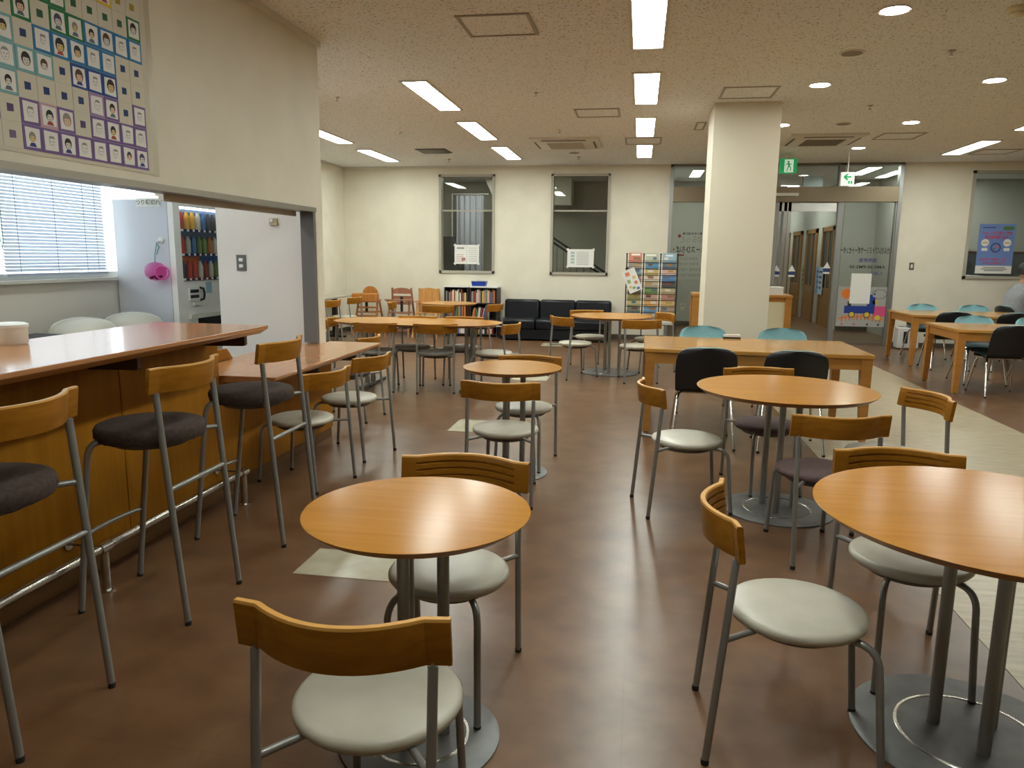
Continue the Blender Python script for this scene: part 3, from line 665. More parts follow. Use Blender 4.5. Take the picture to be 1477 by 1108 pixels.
# alcove wall table
t = thing('wall_table', 'narrow wooden table along the alcove wall', 'table', (-5.40, 11.6, 0))
bevel(O('table_top', MB().box((0, 0, HT - .014), (.42, 3.1, .028)).mesh('table_top', WFRAME), t), .003)
for y in (-1.2, 0, 1.2):
    O('leg', MB().b2((-.04, y - .04, .03), (.04, y + .04, HT - .028)).mesh('leg', BLACK), t); O('foot_bar', MB().b2((-.2, y - .03, 0), (.2, y + .03, .03)).mesh('foot_bar', BLACK), t)

# ------------------------------------------------------------------ oak tables and shell chairs
def oak_table(label, x0, x1, y0, y1, group='rectangular oak tables'):
    t = thing('oak_table', label, 'table', ((x0 + x1) / 2, (y0 + y1) / 2, 0), 0, group); w, d = (x1 - x0) / 2, (y1 - y0) / 2; H = .735
    bevel(O('table_top', MB().b2((-w, -d, H - .032), (w, d, H)).mesh('table_top', OAKT), t), .004)
    for s in (-1, 1):
        O('apron', MB().b2((-w + .09, s * (d - .035) - .012, H - .125), (w - .09, s * (d - .035) + .012, H - .0325)).mesh('apron', OAK), t)
        O('apron', MB().b2((s * (w - .035) - .012, -d + .09, H - .125), (s * (w - .035) + .012, d - .09, H - .0325)).mesh('apron', OAK), t)
        for u in (-1, 1):
            cx, cy = s * (w - .05), u * (d - .05)
            q = lambda h, ox, oy, z: [(cx + ox - h, cy + oy - h, z), (cx + ox + h, cy + oy - h, z), (cx + ox + h, cy + oy + h, z), (cx + ox - h, cy + oy + h, z)]
            l = O('leg', MB().loft([q(.027, s * .012, u * .012, .022), q(.040, 0, 0, H - .14), q(.042, 0, 0, H - .0325)]).mesh('leg', OAK), t)
            O('glide', MB().lathe([(.022, 0), (.022, .012), (.014, .023)], (cx + s * .012, cy + u * .012, 0), 12).mesh('glide', INOX), l)
    return t
oak_table('long oak table in front of the pillar', .06, 1.875, 6.33, 7.37)
oak_table('oak table nearest the right edge, front one of the two', 3.50, 5.30, 8.98, 9.98)
oak_table('oak table beside the glass door, back one of the two', 3.78, 5.55, 11.25, 12.35)
def shell_meshes():
    def fm():
        prof = []    # (x, z, half width, front offset)
        P = [(.23, .405, .19), (.21, .43, .205), (.10, .440, .215), (-.02, .430, .22), (-.12, .428, .222), (-.18, .445, .225), (-.215, .49, .228), (-.235, .56, .232), (-.258, .63, .235), (-.282, .70, .232), (-.296, .745, .222), (-.304, .775, .198), (-.309, .795, .155), (-.312, .806, .09)]
        outs = []; ins = []
        for i, (x, z, w) in enumerate(P):
            a = P[max(i - 1, 0)]; b = P[min(i + 1, len(P) - 1)]; tx, tz = b[0] - a[0], b[1] - a[1]; L = math.hypot(tx, tz); nx, nz = -tz / L, tx / L
            if nz < 0 and i < 5: nx, nz = -nx, -nz
            if i >= 5 and nx < 0: nx, nz = -nx, -nz
            ro, ri = [], []
            for k in range(13):
                u = -1 + 2 * k / 12; c = .045 * u * u * (1 if i > 4 else .35)
                f = .022 - .012 * abs(u) ** 4; cz = c if i <= 4 else 0
                ro.append((x + nx * c, w * u, z + nz * cz)); ri.append((x + nx * (c + f), w * u * .965, z + nz * (cz + f)))
            outs.append(ro); ins.append(ri)
        mo = MB(); rings = [ro + [(p[0] + .010 * 0, p[1], p[2]) for p in reversed(ri2)] for ro, ri2 in zip(outs, [[(a[0] * .6 + b[0] * .4, a[1] * .6 + b[1] * .4, a[2] * .6 + b[2] * .4) for a, b in zip(o, i)] for o, i in zip(outs, ins)])]
        mo.loft(rings)
        mi = MB(); rings = [[(a[0] * .55 + b[0] * .45, a[1], a[2] * .55 + b[2] * .45) for a, b in zip(o, i)] + list(reversed(i)) for o, i in zip(outs, ins)]
        mi.loft(rings[8:]); ms = MB().loft(rings[:6])
        return mo.mesh('shell', SHELL, ang=60), mi.mesh('back_pad', BLUE, ang=60), ms.mesh('seat_pad', SEAT_SHADED, ang=60)
    return cached('shell', fm)
def shell_chair(label, x, y, deg, group='black shell chairs with aqua upholstery'):
    t = thing('shell_chair', label, 'chair', (x, y, 0), math.radians(deg), group); a, b, c_ = shell_meshes()
    O('shell', a, t); O('back_pad', b, t); O('seat_pad', c_, t)
    for s in (1, -1):
        k = 'L' if s > 0 else 'R'
        l = O('leg', tube_mesh(('leg', 'cf' + k), [(.06, s * .16, .415), (.13, s * .185, .41), (.17, s * .20, .36), (.245, s * .235, .015)], .011, CHROME), t); O('foot_cap', foot_mesh(), l, (.246, s * .235, 0))
        l = O('leg', tube_mesh(('leg', 'cr' + k), [(-.02, s * .16, .415), (-.10, s * .195, .412), (-.14, s * .21, .36), (-.27, s * .24, .015)], .011, CHROME), t); O('foot_cap', foot_mesh(), l, (-.271, s * .24, 0))
    O('under_bar', tube_mesh(('under_bar', 0), [(.06, -.16, .413), (.06, .16, .413)], .010, CHROME), t); O('under_bar', tube_mesh(('under_bar', 1), [(-.02, -.16, .413), (-.02, .16, .413)], .010, CHROME), t)
    return t
shell_chair('shell chair with its black back to us at the oak table, left one', .535, 6.16, 90)
shell_chair('shell chair with its black back to us at the oak table, right one', 1.20, 6.13, 88)
shell_chair('aqua shell chair behind the oak table, by the left side of the pillar', .64, 7.50, -92)
shell_chair('aqua shell chair behind the oak table, by the right side of the pillar', 1.40, 7.47, -92)
shell_chair('big shell chair with black back at the front of the right oak table', 4.03, 9.12, 90)
shell_chair('shell chair cut by the right edge at the front of the right oak table', 4.72, 9.12, 92)
shell_chair('aqua shell chair behind the front right oak table', 4.16, 10.0, -90)
shell_chair('aqua shell chair behind the front right oak table, at the picture edge', 4.86, 10.0, -90)
shell_chair('black-backed shell chair at the front of the far right oak table, left one', 4.22, 11.25, 90)
shell_chair('black-backed shell chair at the front of the far right oak table, right one', 4.98, 11.25, 90)
shell_chair('aqua shell chair behind the far right oak table, nearest the glass door', 4.39, 12.48, -90)
shell_chair('aqua shell chair behind the far right oak table, under the poster', 5.14, 12.48, -90)
shell_chair('shell chair that the man in grey sits on', 5.83, 12.80, 12)
t = thing('card_stand', 'white card on a black stand behind the oak table', 'card stand', (.88, 7.33, .735))
O('stand', MB().box((0, 0, .008), (.16, .05, .016)).mesh('stand', BLACK), t); O('card', MB().box((0, 0, .028), (.15, .04, .022)).mesh('card', PAPER), t)

# ------------------------------------------------------------------ back wall furniture
t = thing('sofa', 'black leather three-seat sofa against the back wall', 'sofa', (-1.47, 13.45, 0))
O('base', MB().b2((-.98, -.36, .03), (.98, .40, .20)).mesh('base', LEATHER), t)
for x in (-.9, .9):
    for y in (-.3, .33): O('foot', MB().lathe([(.03, 0), (.03, .03)], (x, y, 0), 10).mesh('foot', BLACK), t)
def cushion(w, d, h):
    return MB().box((0, 0, 0), (w, d, h))
for i in range(3):
    x = -.655 + .655 * i
    bevel(O('seat_cushion', cushion(.648, .60, .18).mesh('seat_cushion', LEATHER), t, (x, -.08, .29)), .045, 4)
    bevel(O('back_cushion', cushion(.648, .20, .50).mesh('back_cushion', LEATHER), t, (x, .30, .445), rot=(-.10, 0, 0)), .05, 4)
# bookcases and books
DARKWD = pmat('bookcase_dark', (.035, .025, .022), .5)
BK = {'red': (150, 50, 45), 'white': (222, 218, 206), 'blue': (70, 100, 150), 'yellow': (205, 175, 95), 'green': (85, 120, 80), 'pale pink': (215, 180, 175), 'brown': (110, 80, 60), 'grey': (150, 150, 148), 'black': (40, 38, 40), 'orange': (205, 120, 60)}
def bookcase(label, x0, x1):
    t = thing('bookcase', label, 'bookcase', ((x0 + x1) / 2, 13.7, 0), 0, 'low dark bookcases'); w = (x1 - x0) / 2
    for s in (-1, 1): O('side_panel', MB().b2((s * w - .02 * (s > 0), -.18, 0), (s * w + .02 * (s < 0), .18, .90)).mesh('side_panel', DARKWD), t)
    O('back_panel', MB().b2((-w + .02, .165, .02), (w - .02, .18, .90)).mesh('back_panel', DARKWD), t)
    for z in (.03, .30, .60): O('shelf', MB().b2((-w + .02, -.175, z), (w - .02, .164, z + .02)).mesh('shelf', DARKWD), t)
    O('top_board', MB().b2((-w, -.185, .90), (w, .18, .925)).mesh('top_board', WHITE), t)
rb = random.Random(11)
ORD = ['', 'first', 'second', 'third'] + ['%dth' % k for k in range(4, 40)]
for k_ in (21, 22, 23, 31): ORD[k_] = '%d%s' % (k_, {1: 'st', 2: 'nd', 3: 'rd'}[k_ % 10])
def books(case, x0, x1, z, hmax, row, lean=0):
    x = x0; i_ = 0
    while x < x1 - .03:
        w = rb.uniform(.012, .034); h = hmax * rb.uniform(.72, 1); c = rb.choice(list(BK)); d = rb.uniform(.14, .2)
        mb = MB(); mb.b2((-w / 2, 0, 0), (w / 2, .004, h), 0); mb.b2((-w / 2, .004, 0), (-w / 2 + .002, d, h), 0); mb.b2((w / 2 - .002, .004, 0), (w / 2, d, h), 0); mb.b2((-w / 2 + .002, .004, .004), (w / 2 - .002, d - .004, h - .004), 1)
        a = lean * rb.uniform(.5, 1.1) if lean else 0
        i_ += 1
        thing('book', '%s book, %s from the left on the %s shelf of the %s bookcase' % (c, ORD[i_], row, case), 'book', (x + w / 2 + math.tan(abs(a)) * 0, 13.54, z + .002 + (w / 2) * abs(math.sin(a))), group='books on the %s shelf of the %s bookcase' % (row, case),
              me=mb.mesh('book', [flat('book_' + c, *BK[c]), PAPER], False), rot=(0, a, 0))
        x += w * (1.04 + .25 * abs(a)) + (.010 if a else .001)
bookcase('left one of two low dark bookcases', -3.56, -3.10); bookcase('right one of two low dark bookcases', -3.08, -2.56)
books('left', -3.53, -3.13, .62, .24, 'top'); books('left', -3.53, -3.14, .32, .26, 'middle'); books('left', -3.53, -3.14, .05, .22, 'bottom')
books('right', -3.05, -2.60, .62, .25, 'top'); books('right', -3.045, -2.72, .325, .25, 'middle', .20); books('right', -3.05, -2.62, .05, .2, 'bottom')
t = thing('storage_box', 'blue plastic box with clear lid on the right bookcase', 'box', (-2.93, 13.68, .925))
mb = MB().loft([[(-.12, -.08, 0), (.12, -.08, 0), (.12, .08, 0), (-.12, .08, 0)], [(-.135, -.09, .085), (.135, -.09, .085), (.135, .09, .085), (-.135, .09, .085)]])
O('tub', mb.mesh('tub', flat('tub_blue', 20, 55, 150, .4)), t); O('lid', MB().box((0, 0, .094), (.28, .19, .014)).mesh('lid', CLEAR), t); O('handle', MB().tube([(-.06, 0, .10), (-.05, 0, .13), (.05, 0, .13), (.06, 0, .10)], .006).mesh('handle', WHITE), t)

# high chairs for small children
def high_chair(label, x, kind, m):
    t = thing('high_chair', label, 'high chair', (x, 13.25, 0), -PI / 2, 'wooden high chairs along the back wall')
    for s in (1, -1):
        for a, b, r in (((.24, s * .22, 0), (.02, s * .18, .62), 1), ((-.26, s * .22, 0), (-.10, s * .18, .62 if kind == 'round' else .88), 0)):
            mb = MB(); A, B = Vector(a), Vector(b); mb.loft([[(A.x - .02, A.y - .014, A.z), (A.x + .02, A.y - .014, A.z), (A.x + .02, A.y + .014, A.z), (A.x - .02, A.y + .014, A.z)], [(B.x - .018, B.y - .014, B.z), (B.x + .018, B.y - .014, B.z), (B.x + .018, B.y + .014, B.z), (B.x - .018, B.y + .014, B.z)]])
            O('leg', mb.mesh('leg', m), t)
        O('arm', MB().box((.02, s * .185, .645), (.30, .035, .03)).mesh('arm', m), t)
        O('side_rail', MB().box((0, s * .215, .16), (.40, .024, .035)).mesh('side_rail', m), t)
    O('seat', MB().box((-.02, 0, .43), (.26, .36, .022)).mesh('seat', m), t); O('footrest', MB().box((.14, 0, .26), (.12, .38, .02)).mesh('footrest', m), t)
    O('cross_rail', MB().box((.185, 0, .12), (.024, .41, .035)).mesh('cross_rail', m), t)
    if kind == 'round':
        pts = [(-.15, 0)] + [(-.15, .16)] + [(-.15 * math.cos(PI * k / 12), .16 + .14 * math.sin(PI * k / 12)) for k in range(1, 12)] + [(.15, .16), (.15, 0)]
        O('backrest', MB().prism(pts, -.011, .011, 0, Matrix.Translation((-.12, 0, .60)) @ Matrix.Rotation(PI / 2, 4, 'Z') @ Matrix.Rotation(PI / 2, 4, 'X')).mesh('backrest', m), t)
        bevel(O('tray', MB().box((.15, 0, .70), (.16, .48, .16)).mesh('tray', m), t), .02, 3)
        O('safety_strap', MB().box((.10, 0, .54), (.012, .05, .2)).mesh('safety_strap', BLACK), t)
        for z in (.52, .36): O('front_rail', MB().box((.10, 0, z), (.022, .36, .03)).mesh('front_rail', m), t)
    elif kind == 'arm':
        for z in (.60, .70): O('back_slat', MB().box((-.115, 0, z), (.018, .34, .06)).mesh('back_slat', m), t)
        pts = [(-.18, 0), (-.18, .07), (-.1, .10), (0, .11), (.1, .10), (.18, .07), (.18, 0)]
        O('backrest', MB().prism(pts, -.012, .012, 0, Matrix.Translation((-.115, 0, .77)) @ Matrix.Rotation(PI / 2, 4, 'Z') @ Matrix.Rotation(PI / 2, 4, 'X')).mesh('backrest', m), t)
        O('safety_strap', MB().box((-.09, 0, .58), (.012, .05, .28)).mesh('safety_strap', BLACK), t); O('tray', MB().box((.12, 0, .665), (.10, .48, .022)).mesh('tray', m), t)
    else:
        pts = [(-.19, 0), (-.19, .44), (-.15, .47), (0, .49), (.15, .47), (.19, .44), (.19, 0)]
        O('backrest', MB().prism(pts, -.011, .011, 0, Matrix.Translation((-.10, 0, .40)) @ Matrix.Rotation(PI / 2, 4, 'Z') @ Matrix.Rotation(PI / 2, 4, 'X')).mesh('backrest', m), t)
        for y in (-.06, .06): O('back_groove', MB().box((-.088, y, .62), (.002, .006, .4)).mesh('back_groove', EDGE), t)
HW1 = wood('highchair_orange', (.45, .17, .035), (.56, .23, .06), 2); HW2 = wood('highchair_rose', (.32, .13, .07), (.40, .18, .11), 2); HW3 = wood('highchair_pale', (.56, .27, .08), (.66, .34, .12), 2)
high_chair('orange wooden high chair with a round-topped back', -4.93, 'round', HW1); high_chair('reddish wooden high chair with arms and a dark strap', -4.32, 'arm', HW2); high_chair('pale wooden high chair with a plain tall back', -3.80, 'plain', HW3)

# brochure rack
t = thing('brochure_rack', 'black wire brochure rack filled with leaflets left of the pillar', 'rack', (.185, 12.6, 0))
RXS = (-.41, -.136, .136, .41)
for x in RXS: O('upright', MB().tube([(x, .02, .02), (x, .02, 1.53)], .010, 8).mesh('upright', BLACK), t); O('finial', MB().lathe([(.004, 1.55), (.016, 1.543), (.016, 1.533), (.008, 1.526)], (x, .02, 0), 10).mesh('finial', BLACK), t)
for x in (-.41, .41): O('foot', MB().tube([(x, -.2, .012), (x, .2, .012)], .012, 8).mesh('foot', BLACK), t)
rr = random.Random(5)
rcol = [['c86b5a', '9c8f86', '7f9aa8', 'b07f78', '98805a', '5f5648', 'a8a45c', 'b9b07c', '5d6d62', 'c0c2c8', 'd8d4cc'], ['a8b09c', '3f86b4', 'c4a860', 'd8cbb8', 'b8a890', '5d8a3c', 'c09880', 'd49848', '4f8ec0', '9fb0c8', 'd0ccc8'], ['7fa8c0', '3c5c78', 'd0a8a0', '3f72b8', '2c2c30', 'b8a878', 'b87870', 'd0ac60', '98806c', 'd8c8bc', 'd4d0c8']]
cname = [['coral', 'taupe', 'grey-blue', 'dusty pink', 'tan', 'dark brown', 'olive', 'straw', 'dark green', 'pale grey', 'white'], ['pale green', 'bright blue', 'mustard', 'cream', 'beige', 'green', 'salmon', 'orange', 'sky blue', 'pale blue', 'off-white'], ['light blue', 'navy', 'pink', 'royal blue', 'black', 'khaki', 'rose', 'gold', 'mud brown', 'ivory', 'white']]
cnm = ['left', 'middle', 'right']; rnm = ['top', 'second', 'third', 'fourth', 'fifth', 'sixth', 'seventh', 'eighth', 'ninth', 'tenth', 'lowest']
for r in range(11):
    z = 1.40 - r * .102
    O('shelf_wire', MB().tube([(RXS[0], -.01, z), (RXS[3], -.01, z)], .004, 6).mesh('shelf_wire', BLACK), t)
    O('shelf_wire', MB().tube([(RXS[0], -.035, z + .03), (RXS[3], -.035, z + .03)], .003, 6).mesh('shelf_wire', BLACK), t)
    for c in range(3):
        h = rcol[c][r]; k = [int(.78 * int(h[i:i + 2], 16) + .22 * v) for i, v in ((0, 200), (2, 190), (4, 172))]
        x = .185 + (RXS[c] + RXS[c + 1]) / 2
        mb = MB(); mb.box((0, 0, .075), (.215, .012, .15), 0); mb.box((rr.uniform(-.02, .02), -.0065, .115 + rr.uniform(-.012, .012)), (.18 * rr.uniform(.35, .9), .001, rr.uniform(.012, .03)), 1); mb.box((rr.uniform(-.05, .05), -.0065, .06), (rr.uniform(.05, .12), .001, .04), 2)
        thing('brochure', '%s brochure in the %s row, %s column of the wire rack' % (cname[c][r], rnm[r], cnm[c]), 'brochure', (x, 12.588, z + .006), group='brochures in the wire rack',
              me=mb.mesh('brochure', [flat('br_%d_%d' % (r, c), *k), flat('br_print%d' % (r % 4), *[(230, 225, 215), (60, 60, 80), (190, 90, 60), (235, 215, 150)][(r + c) % 4]), flat('br_pic%d' % ((r * 3 + c) % 5), *[(150, 110, 80), (90, 110, 130), (215, 205, 190), (180, 150, 90), (110, 70, 60)][(r * 3 + c) % 5])], False), rot=(-.16, 0, 0))
t = thing('clipped_leaflet', 'white leaflet with orange pictures clipped to the side of the rack', 'leaflet', (-.215, 12.45, 1.30), rot=(0, -.42, 0))
mb = MB(); mb.box((0, 0, -.21), (.22, .004, .38), 0)
for x, z, w, h, m in ((-.03, -.09, .07, .06, 1), (.05, -.17, .05, .05, 2), (-.05, -.21, .05, .06, 3), (.05, -.26, .05, .05, 1), (-.06, -.30, .04, .04, 2), (-.01, -.33, .05, .04, 3), (.05, -.36, .05, .04, 4)): mb.box((x, -.003, z), (w, .001, h), m)
O('sheet', mb.mesh('sheet', [PAPER, flat('leaf_orange', 220, 130, 90), flat('leaf_yellow', 225, 200, 130), flat('leaf_green', 150, 180, 120), flat('leaf_blue', 100, 140, 200)], False), t)
O('clip', MB().box((0, 0, 0), (.05, .014, .035)).mesh('clip', BLACK), t)
# information desk behind the pillar
t = thing('reception_desk', 'oak-framed desk with cream panels behind the pillar', 'desk', (1.33, 10.5, 0))
bevel(O('desk_top', MB().b2((-.63, -.28, .985), (.63, .28, 1.02)).mesh('desk_top', OAK), t), .004)
for x in (-.585, .585):
    for y in (-.24, .24): O('leg', MB().b2((x - .04, y - .035, 0), (x + .04, y + .035, .985)).mesh('leg', OAK), t)
O('rail', MB().b2((-.545, -.255, .93), (.545, -.225, .985)).mesh('rail', OAK), t)
O('panel', MB().b2((-.545, -.25, .05), (.545, -.235, .93)).mesh('panel', CREAM), t); O('side_panel', MB().b2((.60, -.205, .05), (.615, .205, .95)).mesh('side_panel', CREAM), t)
t = thing('leaflet_box', 'low white box on the desk by the right side of the pillar', 'box', (1.70, 10.4, 1.02)); O('tray', MB().box((0, 0, .045), (.30, .22, .09)).mesh('tray', WHITE), t); O('lid', MB().box((0, 0, .095), (.31, .23, .012)).mesh('lid', PAPER), t)
t = thing('air_purifier', 'white floor air purifier by the right wall baseboard', 'air purifier', (4.50, 13.62, 0))
bevel(O('body', MB().box((0, 0, .19), (.34, .22, .36)).mesh('body', WHITE), t), .02, 3); O('intake', MB().box((-.05, -.112, .20), (.07, .006, .20)).mesh('intake', BLACK), t); O('top_grille', MB().box((0, 0, .372), (.26, .15, .01)).mesh('top_grille', GREYP), t)

# notices and switches
def notice(label, x0, x1, z0, z1, style):
    t = thing('window_notice', label, 'notice', ((x0 + x1) / 2, YB + .038, (z0 + z1) / 2)); w, h = x1 - x0, z1 - z0
    mb = MB(); mb.box((0, 0, 0), (w, .002, h), 0)
    if style == 0:
        mb.box((0, -.0012, 0), (.004, .0006, h * .96), 1)
        for k in range(7): mb.box((w * .25, -.0012, h * (.33 - .11 * k)), (w * .36, .0006, .006), 1)
        for k in range(4): mb.box((-w * .28, -.0012, h * (-.02 - .11 * k)), (w * .3, .0006, .009), 2)
        mb.box((-w * .25, -.0012, h * .33), (w * .3, .0006, .03), 1); mb.box((-w * .13, -.0012, -h * .25), (w * .16, .0006, .06), 2)
    else:
        for k in range(4): mb.box((-w * .3, -.0012, h * (.30 - .18 * k)), (w * .14, .0006, .04), 3)
        for k in range(9): mb.box((w * .08, -.0012, h * (.34 - .085 * k)), (w * .46, .0006, .008), 1)
    O('sheet', mb.mesh('sheet', [PAPER, flat('notice_grey', 150, 150, 148), flat('notice_red', 190, 130, 125), flat('notice_aqua', 170, 190, 188)], False), t)
    for sx in (-1, 1):
        for sz in (-1, 1): O('tape', MB().box((0, 0, 0), (.05, .002, .018)).mesh('tape', WHITE), t, (sx * w / 2, -.001, sz * h / 2), rot=(0, sx * sz * .8, 0))
notice('double white notice taped inside the left back window', -3.465, -2.995, 1.32, 1.675, 0); notice('white table notice taped inside the right back window', -1.335, -.85, 1.29, 1.615, 1)
t = thing('window_poster', 'blue event poster with red and white writing in the right window', 'poster', (5.855, YB + .036, 1.69))
mb = MB(); mb.box((0, 0, 0), (.56, .003, .82), 0); mb.box((0, -.0018, -.345), (.56, .001, .13), 1)
for x in (-.17, .17): mb.prism([(x + q[0], .10 + q[1]) for q in disc(.062, 16)], .002, .003, 1, Matrix.Rotation(PI / 2, 4, 'X')); mb.box((x, -.002, -.01), (.09, .001, .05), 1); mb.box((x, -.0045, .10), (.09, .001, .018), 3)
mb.prism([(q[0], .02 + q[1]) for q in disc(.08, 20)], .002, .003, 2, Matrix.Rotation(PI / 2, 4, 'X')); mb.prism([(q[0], .02 + q[1]) for q in disc(.06, 20)], .003, .004, 0, Matrix.Rotation(PI / 2, 4, 'X')); mb.box((.02, -.005, .03), (.05, .001, .03), 4); mb.box((-.03, -.005, .0), (.03, .001, .04), 5)
mb.box((.17, -.002, .34), (.16, .001, .06), 5); mb.box((-.13, -.002, .35), (.2, .001, .015), 2)
O('sheet', mb.mesh('sheet', [flat('poster_blue', 112, 140, 200), PAPER, flat('poster_navy', 60, 70, 120), flat('poster_gold', 214, 170, 80), flat('poster_rose', 205, 110, 120), flat('poster_green', 90, 130, 80)], False), t)
PR = flat('poster_red', 205, 70, 90)
for s_, z, h, w in (('チャレンジ教室のご案内', .255, .06, .46), ('参加者募集します', .185, .06, .36), ('お気軽にご参加ください', -.18, .05, .44), ('お申し込みは窓口まで', -.24, .045, .34)):
    for dx, mt, dy in ((0, PR, -.0026),):
        me = textmesh(s_, h, mt); o = O('lettering', me, t, (-.0, dy, z), rot=UP); ww = max(v.co.x for v in me.vertices) - min(v.co.x for v in me.vertices); o.scale = (w / max(ww, .01), 1, 1)
for k, w in enumerate((.34, .40, .30)): O('print_line', MB().box((0, 0, 0), (w, .001, .010)).mesh('print_line', INK), t, (.01, -.003, -.31 - .026 * k))
t = thing('wall_switch', 'small grey wall switch between the glass door and the poster window', 'switch', (4.56, YB - .004, 1.385)); O('plate', MB().box((0, 0, 0), (.075, .008, .125)).mesh('plate', INOXD), t); O('button', MB().box((0, -.006, 0), (.03, .006, .06)).mesh('button', WHITE), t)
for x in (.95, 1.25):
    t = thing('wall_outlet', 'outlet low on the hall wall behind the glass, %s one' % ('left' if x < 1 else 'right'), 'outlet', (x, 16.996, .42)); O('plate', MB().box((0, 0, 0), (.09, .01, .14)).mesh('plate', CREAM if x < 1 else GREYP), t); O('socket', MB().box((0, -.007, .02), (.03, .004, .03)).mesh('socket', GREYP), t)
t = thing('office_screen', 'grey-blue partition screen behind the poster window', 'screen', (6.6, 15.3, 0)); O('panel', MB().b2((-1.2, -.02, .05), (1.5, .02, 1.62)).mesh('panel', flat('screen_grey', 105, 112, 120)), t)
for x in (-1.1, 1.4): O('foot', MB().b2((x - .03, -.2, 0), (x + .03, .2, .05)).mesh('foot', GREYP), t)
O('top_trim', MB().b2((-1.2, -.025, 1.62), (1.5, .025, 1.66)).mesh('top_trim', flat('screen_trim', 120, 75, 70)), t)
t = thing('office_desk', 'pale desk top showing at the bottom of the poster window', 'desk', (5.85, 14.6, 0)); O('desk_top', MB().b2((-.75, -.35, 1.20), (.0, .3, 1.235)).mesh('desk_top', PAPER), t); O('front_panel', MB().b2((-.75, -.3, 0), (.0, .28, 1.20)).mesh('front_panel', GREYP), t)
# things seen through the back windows
t = thing('stair_railing', 'dark stair railing behind the right back window', 'railing', (0, 15.6, 0))
for dz in (0, -.09): O('hand_rail', MB().tube([(-2.6, 0, 2.37 + dz), (-.3, 0, .90 + dz)], .022, 8).mesh('hand_rail', BLACK), t)
for k in range(16):
    x = -2.55 + .14 * k; z = 2.37 - (x + 2.6) * .639
    O('baluster', cached('balu', lambda: MB().tube([(0, 0, -.95), (0, 0, -.08)], .008, 6).mesh('baluster', INOXD)), t, (x, 0, z))
t = thing('window_curtain', 'pale vertical curtain behind the left back window', 'curtain', (-3.68, 16.2, 0))
O('curtain_post', MB().tube([(-.4, 0, 0), (-.4, 0, 2.8)], .012).mesh('curtain_post', OFFW), t)
mb = MB(); P = [(-.30 + .6 * k / 24, .04 * math.sin(k * 1.3)) for k in range(25)]
mb.loft([[(x, y, .9) for x, y in P] + [(x, y + .006, .9) for x, y in reversed(P)], [(x, y, 2.75) for x, y in P] + [(x, y + .006, 2.75) for x, y in reversed(P)]]); O('cloth', mb.mesh('cloth', flat('curtain_grey', 190, 190, 200)), t); O('curtain_rod', MB().tube([(-.4, .0, 2.78), (.4, 0, 2.78)], .012).mesh('curtain_rod', OFFW), t)
t = thing('office_cabinet', 'dark cabinet standing behind the left back window', 'cabinet', (-3.75, 15.4, 0)); O('body', MB().b2((-.35, -.2, 0), (.08, .2, 1.55)).mesh('body', BLACK), t); O('upper_body', MB().b2((-.35, -.2, 1.55), (-.10, .2, 1.86)).mesh('upper_body', BLACK), t)
struct('beam', MB().add([(-3.35, 16.2, 3.1), (-1.5, 16.2, 3.1), (-1.5, 16.8, 3.1), (-3.35, 16.8, 3.1), (-3.1, 16.2, 2.55), (-1.5, 16.2, 2.55), (-1.5, 16.8, 2.55), (-3.1, 16.8, 2.55)], [(0, 1, 2, 3), (4, 5, 6, 7), (0, 1, 5, 4), (1, 2, 6, 5), (2, 3, 7, 6), (3, 0, 4, 7)]), KWALL)

# ------------------------------------------------------------------ kitchen behind the counter
mb = MB(); t_ = .05
for a, b in (((YN + .1, 1.25), (7.42, 1.30)), ((YN + .1, 2.5), (7.42, 2.55)), ((YN + .1, 1.25), (YN + .15, 2.55)), ((7.37, 1.25), (7.42, 2.55)), ((2.9, 1.25), (2.96, 2.55)), ((5.02, 1.25), (5.08, 2.55))):
    mb.b2((XW - .12, a[0], a[1]), (XW - .06, b[0], b[1]))
w4 = struct('window_4', mb, OFFW)
O('window_sill', MB().b2((XW - .01, YN + .1, 1.225), (XW + .05, 6.3, 1.25)).mesh('window_sill', OFFW), w4)
O('pane', MB().b2((XW - .093, YN + .15, 1.30), (XW - .087, 7.37, 2.5)).mesh('pane', GLASS), w4)
SLAT = pmat('blind_slat', (.62, .66, .74), .5)
_N, _L, _b = nodes(SLAT); _t = _N.new('ShaderNodeBsdfTranslucent'); _t.inputs[0].default_value = (.55, .60, .72, 1); _m = _N.new('ShaderNodeMixShader'); _m.inputs[0].default_value = .30
_L.new(_b.outputs[0], _m.inputs[1]); _L.new(_t.outputs[0], _m.inputs[2]); _L.new(_m.outputs[0], _N['Material Output'].inputs[0])
def blind(label, y0, y1):
    t = thing('venetian_blind', label, 'blind', (XW + .03, (y0 + y1) / 2, 0), 0, 'venetian blinds at the kitchen window'); l = (y1 - y0) / 2
    mb = MB(); z = 1.33
    while z < 2.48:
        mb.add([(-.012, -l, z + .011), (-.012, l, z + .011), (0, l, z + .002), (0, -l, z + .002), (.012, -l, z - .010), (.012, l, z - .010)], [(0, 1, 2, 3), (3, 2, 5, 4)]); z += .0262
    o = O('slats', mb.mesh('slats', SLAT), t); o['kind'] = 'stuff'
    O('bottom_rail', MB().b2((-.015, -l, 1.285), (.015, l, 1.305)).mesh('bottom_rail', SLAT), t); O('head_rail', MB().b2((-.025, -l, 2.49), (.025, l, 2.53)).mesh('head_rail', OFFW), t)
    for u in (-.75, -.05, .55, .8): O('ladder_cord', MB().tube([(.014, u * l, 1.3), (.014, u * l, 2.5)], .002, 5).mesh('ladder_cord', GREYP), t)
blind('wide venetian blind beside the vending machine', 5.06, 6.18); blind('venetian blind at the left edge of the picture', 2.98, 4.985); blind('venetian blind out of the frame', .8, 2.9)
